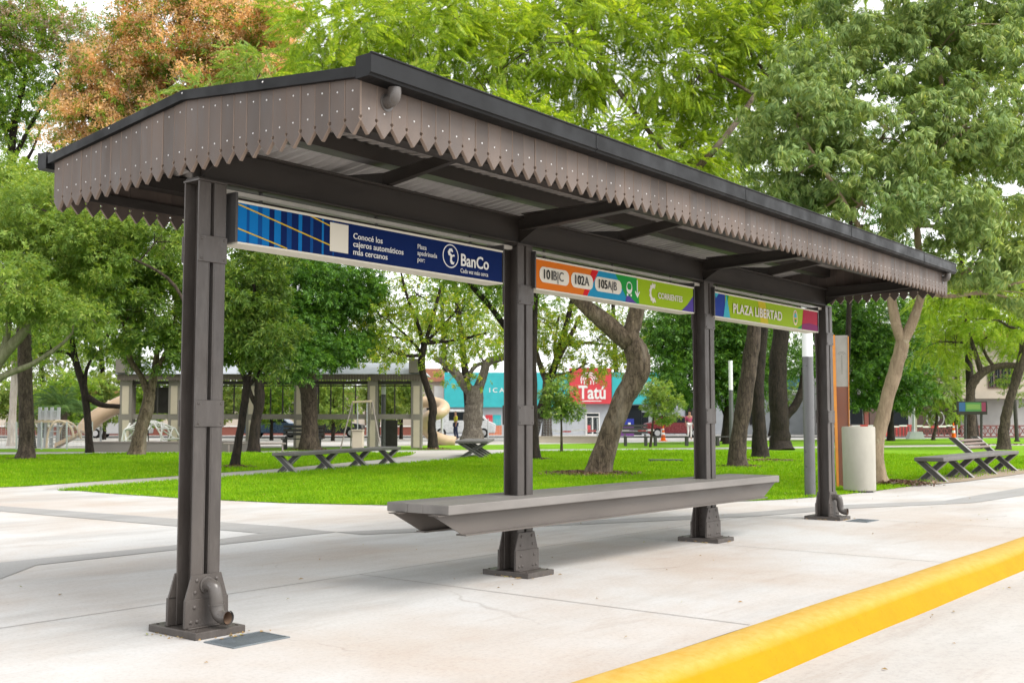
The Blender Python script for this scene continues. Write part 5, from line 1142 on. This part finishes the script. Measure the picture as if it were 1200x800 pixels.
pb = BG('stone_pillar', 'short beige stone pillar behind the long backless bench', 'pillar', 419, 42.5); pb.box('shaft', 412.5, 504.5, 425, 529, 0, .4, M_wallc, bev=.03); pb.box('cap', 412, 503, 425.5, 504.4, -.03, .43, M_wallc)

# shops across the street
sh = BG('shop_building', 'long shop with turquoise fascia, red sign panel and pale grey walls across the street', 'shop', 650, 86)
sh.box('wall', 521, 437, 790, 510.5, 0, 8, M_shopw)
sh.box('fascia', 521, 436.5, 666.5, 477, -.35, -.01, M_turq); sh.box('fascia', 716.5, 436.5, 772, 473.5, -.35, -.01, M_turq)
sg = sh.box('sign_panel', 667, 431.5, 716, 473, -.5, -.01, M_red2); sh.box('blue_panel', 772.3, 444, 784, 470, -.35, -.01, M_blu2)
sh.text('Tatú', 677.5, 460.5, 1.45, M_wht, -.515, bold=.035, xs=.80); sh.box('white_strip', 682, 469.3, 704, 470.4, -.514, -.502, M_wht, sg)
ex, ez = sh.q(689.5, 446)
b = MB()
for r_ in (.66, .50, .34): b.sheet([(ex + x, -.512, ez + z) for x, z in ring(0, 0, r_, .085, 0, 180, 1.0)])
for k, x in enumerate((-.62, -.40, -.18, .10, .32, .54)): b.sheet([(ex + x + p_, -.512, ez - .01 + q_ * (1 if k in (0, 5) else 1.25)) for p_, q_ in ((0, 0), (0, -.20), (.04, -.26), (.09, -.20), (.09, 0))])
b.build('emblem', M_wht, sg)
sh.text('I C A', 573, 457.4, .50, M_wht, -.362, bold=.006, xs=1.1); sh.text('Tatú', 741, 452, 1.0, M_wht, -.365, bold=.02, xs=.9)
sh.box('white_strip', 735, 459, 757, 460.2, -.364, -.352, M_wht)
dr = sh.box('door', 686, 483, 703, 510.4, -.06, -.005, M_wht)
for a, c in ((688, 693.5), (695, 701.5)): sh.box('glass', a, 489, c, 508, -.07, -.062, M_glass, dr)
sh.box('glass', 687.5, 484.5, 701.5, 487.5, -.07, -.062, M_glass, dr); sh.box('notice', 688.2, 498, 692, 506, -.078, -.072, M_red2, dr)
sh.box('side_door', 664, 481, 684, 510.4, -.05, -.004, M_wallg if False else M_shopw)
sh.box('entrance', 729, 475, 752, 510.4, -.04, -.006, M_glass)
for (a, c, mt) in ((530, 545, M_red2), (563, 567, M_turq), (569, 577, M_red2), (578, 587, M_turq)): sh.box('window_poster', a, 486, c, 498, -.05, -.005, mt)
sh.box('window_poster', 566, 498.2, 588, 510, -.05, -.005, P_('poster_orange', (.55, .16, .07)))
for a, c in ((803, 0),): pass
sh.box('barred_window', 752, 483, 760, 503, -.05, -.005, M_glass)
po = BG('poster_board', 'blue and purple poster board at the shop entrance behind the sloped dark bench', 'poster', 734, 82)
po.box('upper_board', 726, 490.5, 743, 500, 0, .08, M_poster); po.box('lower_board', 726, 500.1, 743, 510.5, 0, .08, M_posterp); po.box('white_spot', 736, 495, 739, 499, -.01, -.001, M_wht)
# grey low building right of the shop
lb = BG('grey_building', 'pale grey low building with barred windows behind the dark red car', 'building', 830, 90)
lb.box('wall', 790.5, 462, 968, 509, 0, 8, M_shopw); lb.box('parapet', 790, 458.5, 968.5, 461.9, -.2, .3, M_wht)
for a, c in ((803, 813), (866, 873), (878, 890), (905, 925)):
    o = lb.box('window', a, 470, c, 497, -.05, -.005, M_glass)
    b = MB(); 
    for q in range(5): 
        u = a + (c - a) * (q + .5) / 5; x, z1 = lb.q(u, 468); _, z0 = lb.q(u, 498); b.box(x - .03, x + .03, -.12, -.07, z0, z1)
    b.build('bars', M_pdark, o)
lb.box('blue_panel', 868, 440, 968, 457, -.1, .2, M_blu2)
ch = BG('cream_house', 'cream house with clay tile roof between the pavilion and the turquoise shop', 'house', 505, 92)
ch.box('wall', 470, 446, 520, 510, 0, 7, M_houseb); ch.poly('roof', [(466, 447), (524, 447), (516, 432), (474, 432)], -.4, 7.4, M_tile); ch.box('window', 500, 462, 508, 480, -.05, -.005, M_glass); ch.box('wall_white', 509, 452, 520, 490, -.1, -.006, M_wht)
# right: shop with brick pillar, house with balcony
rb = BG('corner_shop', 'dark fronted shop with glass doors, red brick pillar and white canopy behind the rust totem', 'shop', 1000, 84)
rb.box('wall', 968.5, 440, 1075, 509.5, .3, 8, M_houseg); rb.box('upper_wall', 968.5, 400, 1075, 439.8, .2, 8, M_houseb)
o = rb.box('glass_door', 984, 464, 1012, 497, .1, .29, M_glass)
for u in (984, 995.5, 1011): rb.box('door_frame', u, 463.9, u + 1, 497.1, .06, .099, M_wht, o)
rb.box('door_frame', 985.1, 476, 995.4, 477, .06, .099, M_wht, o)
x, z = rb.q(995, 470); b = MB(); b.sheet([(x + a, .055, z + c) for a, c in disc(0, 0, .2, .3, 16)]); b.build('round_notice', M_wht, o)
rb.box('brick_pillar', 1012.5, 462, 1018.5, 509.4, 0, .29, M_brick); rb.box('recess', 1019, 463, 1066, 509.4, .2, .29, M_glass); rb.box('recess_frame', 1019, 463, 1030, 500, .1, .19, M_door)
rb.box('canopy', 1004, 455, 1028, 461.8, -1.2, .2, M_wht); rb.box('canopy_board', 1006, 452, 1026, 454.8, -.8, .2, M_wht)
hs = BG('balcony_house', 'cream house with barred balcony window and grey lower wall at the right', 'house', 1150, 88)
hs.box('wall', 1076, 395, 1260, 467, 0, 9, M_houseb); hs.box('lower_wall', 1128, 467.2, 1260, 509, .6, 9, M_houseg); hs.box('gate', 1076, 470, 1127.5, 509, .7, 1, M_door)
hs.box('balcony', 1120, 458, 1196, 467.1, -1.2, -.01, M_houseb)
o = hs.box('window', 1157, 430, 1187, 455, -.08, -.005, M_door)
for a, c in ((1158.5, 1164), (1165.5, 1171.5), (1173, 1179), (1180.5, 1186)): hs.box('pane', a, 432, c, 453, -.1, -.082, M_glass, o)
for a in (1160.5, 1163, 1168, 1175.5, 1183): hs.box('glazing_bar', a, 432, a + .7, 453, -.13, -.102, M_wht, o)
hs.box('eave', 1074, 389, 1262, 394.8, -1, 9.2, M_tile); hs.box('column', 1126, 467.2, 1130, 509, -1, -.5, M_houseb)
x, z = hs.q(1100, 490); b = MB(); b.sheet([(x + a, .69, z + c) for a, c in ring(0, 0, .75, .09)]); b.sheet([(x + a, .69, z + c) for a, c in ring(0, 0, .35, .08)]); b.build('gate_circle', M_wht, hs.r)
def lattice(label, u0, u1, vt, vb, d, mt):
    f = BG('lattice_fence', label, 'fence', (u0 + u1) / 2, d, None); x0, zt = f.q(u0, vt); x1, zb = f.q(u1, vb); zb = max(zb, 0); b = MB(); hh = zt - zb
    b.box(x0, x1, 0, .06, zt - .08, zt); b.box(x0, x1, 0, .06, zb, zb + .08); x = x0
    while x < x1 - hh * .5:
        for sgn in (0, 1):
            a_, c_ = (x, x + hh * .5) if sgn else (x + hh * .5, x); y = .01 + sgn * .02
            b.prism([(a_, y, zb + .08), (a_ + .07, y, zb + .08), (c_ + .07, y, zt - .08), (c_, y, zt - .08)], (0, .018, 0))
        b.box(x, x + .05, -.01, .005, zb + .08, zt - .08); x += hh * .5
    b.build('lattice', mt, f.r)
lattice('brown red lattice fence below the house with the balcony', 1072, 1230, 498, 512, 77, M_lattice)
fb = BG('red_fence', 'red board fence behind the dark slender trunk near the concrete cylinder', 'fence', 1015, 78)
for u in range(960, 1070, 2): fb.box('board', u, 498.5, u + 1.75, 511, 0, .05, M_mesh if u % 4 else M_lattice)
# lamp mast with concrete base, poles
lm = BG('lamp_mast', 'tall thin grey mast on a concrete block behind the pale green bushy tree', 'mast', 1071, 68)
lm.tube('mast', [(1070, 360), (1070.5, 508)], .10, M_playgrey, k=1); lm.poly('concrete_block', [(1063, 514.5), (1082, 514.5), (1079, 505.5), (1066, 505.5)], -.3, .3, M_playgrey)
lm.box('sleeve', 1072.5, 474, 1077, 505.4, .31, .45, M_wallc)
bp = BG('bollard_post', 'dark leaning post at the right edge behind the lattice fence line', 'post', 1191, 60); bp.tube('post', [(1189, 468), (1192, 517)], .11, M_pdark, k=1); bp.tube('foot', [(1192, 515.5), (1192, 517.2)], .17, M_pdark, k=1)
# barrier tape
for label, u0, u1, v, d in (('white and red barrier tape stretched before the corner shop and lattice fence', 962, 1122, 498.3, 70), ('white and red barrier tape stretched before the shop beside the leaning trunk', 640, 775, 503.5, 66)):
    t = BG('barrier_tape', label, 'tape', (u0 + u1) / 2, d); b = MB(); x0, z = t.q(u0, v); x1, _ = t.q(u1, v); n = int((x1 - x0) / .5)
    for k in range(n):
        b.cur = k % 3 == 2; zz = z - .10 * math.sin(math.pi * (k + .5) / n * 3) ** 2; b.box(x0 + .5 * k, x0 + .5 * k + .5, 0, .004, zz - .05, zz + .05)
    b.build('tape', [M_wht, M_mesh], t.r); c = MB()
    for x in (x0, (x0 + x1) / 2, x1): c.cyl((x, .03, 0), .03, z + .05, 8)
    c.build('stake', M_playgrey, t.r)
# cones
def cone(label, u, d, h):
    p = at(u, 491, d); c = empty('traffic_cone', label, 'traffic cone', (p[0], p[1], 0), .3, 'orange traffic cones')
    b = MB(); b.box(-.2, .2, -.2, .2, 0, .04); b.build('base', M_cone, c)
    b = MB(); rr = lambda z: .15 - .12 * z / h
    for z0, z1, m_ in ((.041, .40 * h, 0), (.40 * h, .55 * h, 1), (.55 * h, .70 * h, 0), (.70 * h, .80 * h, 1), (.80 * h, h, 0)):
        b.cur = m_; b.tube([(0, 0, z0), (0, 0, z1)], [rr(z0), rr(z1)], 16, cap=z1 == h)
    b.build('cone_body', [M_cone, M_wht], c)
cone('orange and white traffic cone near the digital bus screen', 1117, 66, 1.02); cone('orange and white traffic cone before the dark red car', 777, 62, .88)
# digital screen
sc_ = BG('bus_screen', 'digital bus information screen on two dark legs at the right behind the plank backed bench', 'screen', 1139, 45, rz=R(-14))
M_lcd = bpy.data.materials.new('screen_glow'); M_lcd.use_nodes = True
def glow(name, c, e=.04):
    m, n, out = newmat(name); x = principled(n, out, c, .3); x.inputs['Emission Color'].default_value = (*c, 1); x.inputs['Emission Strength'].default_value = e; return m
x0, z1 = sc_.q(1123, 470); x1, z0 = sc_.q(1156, 485.5)
b = MB(); b.box(x0, x1, 0, .30, z0, z1); o = bevel(b.build('housing', M_pdark, sc_.r), .015, 2)
W = x1 - x0; Hh = z1 - z0; ya = -.004
for nm, a, c, e, f, mt in (('screen_blue', .05, .26, .24, .92, glow('lcd_blue', (.015, .10, .26))), ('screen_green', .265, .80, .24, .92, glow('lcd_green', (.06, .22, .04))), ('screen_red', .805, .95, .24, .92, glow('lcd_red', (.26, .02, .07))), ('screen_lime', .30, .76, .40, .78, glow('lcd_lime', (.18, .32, .06)))):
    b = MB(); y = ya - (.003 if nm == 'screen_lime' else 0); b.box(x0 + a * W, x0 + c * W, y, y + .002, z0 + e * Hh, z0 + f * Hh); b.build('display_field', mt, o)
for u in (1132.5, 1150): sc_.tube('leg', [(u, 485.6, .15), (u, 526, .15)], .055, M_bsteel, k=1)
sc_.tube('camera_arm', [(1123, 481, .12), (1119, 482, .05)], .035, M_pdark, k=1)
# vehicles
def car(name, label, cat, u, d, rz, prof, wd, mat, wheels, glassp, lights):
    p = at(u, 491, d); r = empty(name, label, cat, (p[0], p[1], 0), YAW - math.pi / 2 + rz)
    b = MB(); b.prism([(x, -wd / 2, z) for x, z in prof], (0, wd, 0)); bevel(b.build('body', mat, r), .06, 3)
    for g in glassp:
        for y in (-wd / 2 - .004, wd / 2 - .006): b = MB(); b.prism([(x, y, z) for x, z in g], (0, .010, 0)); b.build('window', M_glass, r)
    for x in wheels:
        for y in (-wd / 2 - .02, wd / 2 - .18):
            b = MB(); b.cyl((x, y, .32), .32, .2, 20, axis=1); w_ = b.build('wheel', M_tyre, r, True); b = MB(); b.cyl((x, y - .006, .32), .19, .212, 14, axis=1); b.build('rim', M_chrome, w_, True)
    for (x, z, mt) in lights: 
        for y in (-wd / 2 + .05, wd / 2 - .30): b = MB(); b.box(x - .03, x + .03, y, y + .25, z - .07, z + .07); b.build('headlight' if mt is M_chrome else 'taillight', mt, r)
car('parked_car', 'dark red car parked in the street behind the young tiered sapling', 'car', 790, 74, 0, [(-1.95, .28), (1.95, .28), (2.0, .62), (1.9, .88), (1.15, .98), (.55, 1.42), (-.9, 1.45), (-1.6, 1.02), (-1.98, .95)], 1.7, M_carred, (-1.25, 1.25), [[(1.0, 1.0), (.52, 1.36), (-.15, 1.38), (-.15, 1.0)], [(-.22, 1.0), (-.22, 1.38), (-.85, 1.38), (-1.4, 1.02)]], [(1.97, .72, M_chrome), (-1.97, .75, M_tail)])
car('parked_van', 'white van parked in the street behind the bottle shaped trunk', 'van', 541, 74, .1, [(-2.2, .3), (2.2, .3), (2.25, .9), (1.7, 1.15), (1.1, 1.85), (-2.15, 1.9)], 1.8, M_carwhite, (-1.4, 1.4), [[(1.5, 1.15), (1.02, 1.7), (.3, 1.72), (.3, 1.15)], [(.2, 1.15), (.2, 1.72), (-.9, 1.72), (-.9, 1.15)]], [(2.2, .75, M_chrome), (-2.2, 1.0, M_tail)])
car('parked_car', 'pale car parked between the pavilion columns, seen under the tube slide', 'car', 140, 72, 0, [(-1.95, .28), (1.95, .28), (2.0, .62), (1.9, .88), (1.15, .98), (.55, 1.42), (-.9, 1.45), (-1.6, 1.02), (-1.98, .95)], 1.7, M_chrome, (-1.25, 1.25), [[(1.0, 1.0), (.52, 1.36), (-.15, 1.38), (-.15, 1.0)], [(-.22, 1.0), (-.22, 1.38), (-.85, 1.38), (-1.4, 1.02)]], [(1.97, .72, M_chrome), (-1.97, .75, M_tail)])
# people far off in the street
def skin(name, verts, edges, radii, mat, parent, sub=1):
    me = bpy.data.meshes.new(name); me.from_pydata(verts, edges, []); o = bpy.data.objects.new(name, me); COL.objects.link(o)
    o.modifiers.new('skin', 'SKIN'); sv = me.skin_vertices[0].data
    for k, r_ in enumerate(radii): sv[k].radius = (r_, r_ * .85); sv[k].use_root = k == 0
    s = o.modifiers.new('sub', 'SUBSURF'); s.levels = sub; s.render_levels = sub
    dg = bpy.context.evaluated_depsgraph_get(); m2 = bpy.data.meshes.new_from_object(o.evaluated_get(dg)); bpy.data.objects.remove(o); bpy.data.meshes.remove(me)
    m2.materials.clear(); m2.materials.append(mat); m2.polygons.foreach_set('use_smooth', [True] * len(m2.polygons)); t = bpy.data.objects.new(name, m2); COL.objects.link(t); t.parent = parent; return t
def person(label, u, d, rz, shirt, trousers, stride=.12):
    p = at(u, 491, d); r = empty('person', label, 'person', (p[0], p[1], 0), rz)
    V = [(0, 0, .95), (0, 0, 1.15), (0, 0, 1.38), (0, .01, 1.50), (0, .02, 1.60), (0, .02, 1.68), (.19, 0, 1.38), (.24, -.02, 1.12), (.23, .08, .88), (.235, .11, .78), (-.19, 0, 1.38), (-.25, 0, 1.12), (-.22, .05, .88), (-.22, .07, .78), (.09, 0, .92), (.10, stride * .5, .50), (.10, -stride * .3, .08), (.10, stride * .5, .03), (-.09, 0, .92), (-.10, -stride * .3, .50), (-.10, -stride, .08), (-.10, -stride + .18, .03)]
    E = [(0, 1), (1, 2), (2, 3), (3, 4), (4, 5), (2, 6), (6, 7), (7, 8), (8, 9), (2, 10), (10, 11), (11, 12), (12, 13), (0, 14), (14, 15), (15, 16), (16, 17), (0, 18), (18, 19), (19, 20), (20, 21)]
    rad = [.13, .12, .13, .055, .09, .085, .06, .045, .035, .03, .06, .045, .035, .03, .085, .06, .045, .04, .085, .06, .045, .04]
    skin('body', V, E, rad, M_skin, r)
    k = [0, 1, 2, 6, 7, 10, 11]; mp = {q: i for i, q in enumerate(k)}; skin('shirt', [V[q] for q in k], [(mp[a], mp[c]) for a, c in E if a in mp and c in mp], [rad[q] + .018 for q in k], shirt, r)
    k = [0, 14, 15, 16, 18, 19, 20]; mp = {q: i for i, q in enumerate(k)}; skin('trousers', [V[q] for q in k], [(mp[a], mp[c]) for a, c in E if a in mp and c in mp], [rad[q] + .018 for q in k], trousers, r)
    skin('hair', [(0, 0, 1.64), (0, -.01, 1.71)], [(0, 1)], [.095, .08], M_dk, r)
person('person in a pink top and white trousers walking left of the third post far off', 808, 68, YAW + 1.6, M_pink, M_wht)
person('person in a yellow safety vest standing beside the white van', 534, 66, YAW + .3, M_hivis, M_jean)

# far side of the street behind the pavilion
bw = BG('brick_wall', 'low brick wall with pale coping across the street behind the pavilion', 'wall', 250, 84)
bw.box('wall_body', -120, 500, 500, 509.8, 0, .25, M_brick); bw.box('coping', -121, 498.5, 501, 499.9, -.05, .3, M_wht)
rh = BG('row_house', 'long pale cream house front across the street behind the pavilion', 'house', 240, 92)
rh.box('wall', -130, 462, 465, 508.5, 0, 7, M_houseb); rh.box('roof', -133, 457, 468, 461.9, -.5, 7.3, M_tile)
for k, u in enumerate(range(-100, 450, 44)):
    o = rh.box('window' if k % 4 else 'door', u, 472, u + 12, 490 if k % 4 else 508.4, -.06, -.005, M_glass if k % 4 else M_door)
    b = MB(); x0_, z1_ = rh.q(u - .8, 471); x1_, z0_ = rh.q(u + 12.8, 471.9); b.box(x0_, x1_, -.12, -.062, min(z0_, z1_), max(z0_, z1_)); b.build('lintel', M_wht, o)
sedan = ([(-1.95, .28), (1.95, .28), (2.0, .62), (1.9, .88), (1.15, .98), (.55, 1.42), (-.9, 1.45), (-1.6, 1.02), (-1.98, .95)], 1.7)
sg_ = [[(1.0, 1.0), (.52, 1.36), (-.15, 1.38), (-.15, 1.0)], [(-.22, 1.0), (-.22, 1.38), (-.85, 1.38), (-1.4, 1.02)]]; sl_ = [(1.97, .72, M_chrome), (-1.97, .75, M_tail)]
M_cardark = paint('car_dark', (.03, .035, .045), rough=.25); M_carblue = paint('car_blue', (.06, .12, .22), rough=.25)
car('parked_car', 'dark grey car parked in the street, seen through the fourth pavilion opening', 'car', 392, 75, 0, sedan[0], sedan[1], M_cardark, (-1.25, 1.25), sg_, sl_)
car('parked_car', 'dark blue car parked in the street, seen through the third pavilion opening', 'car', 322, 75, 0, sedan[0], sedan[1], M_carblue, (-1.25, 1.25), sg_, sl_)
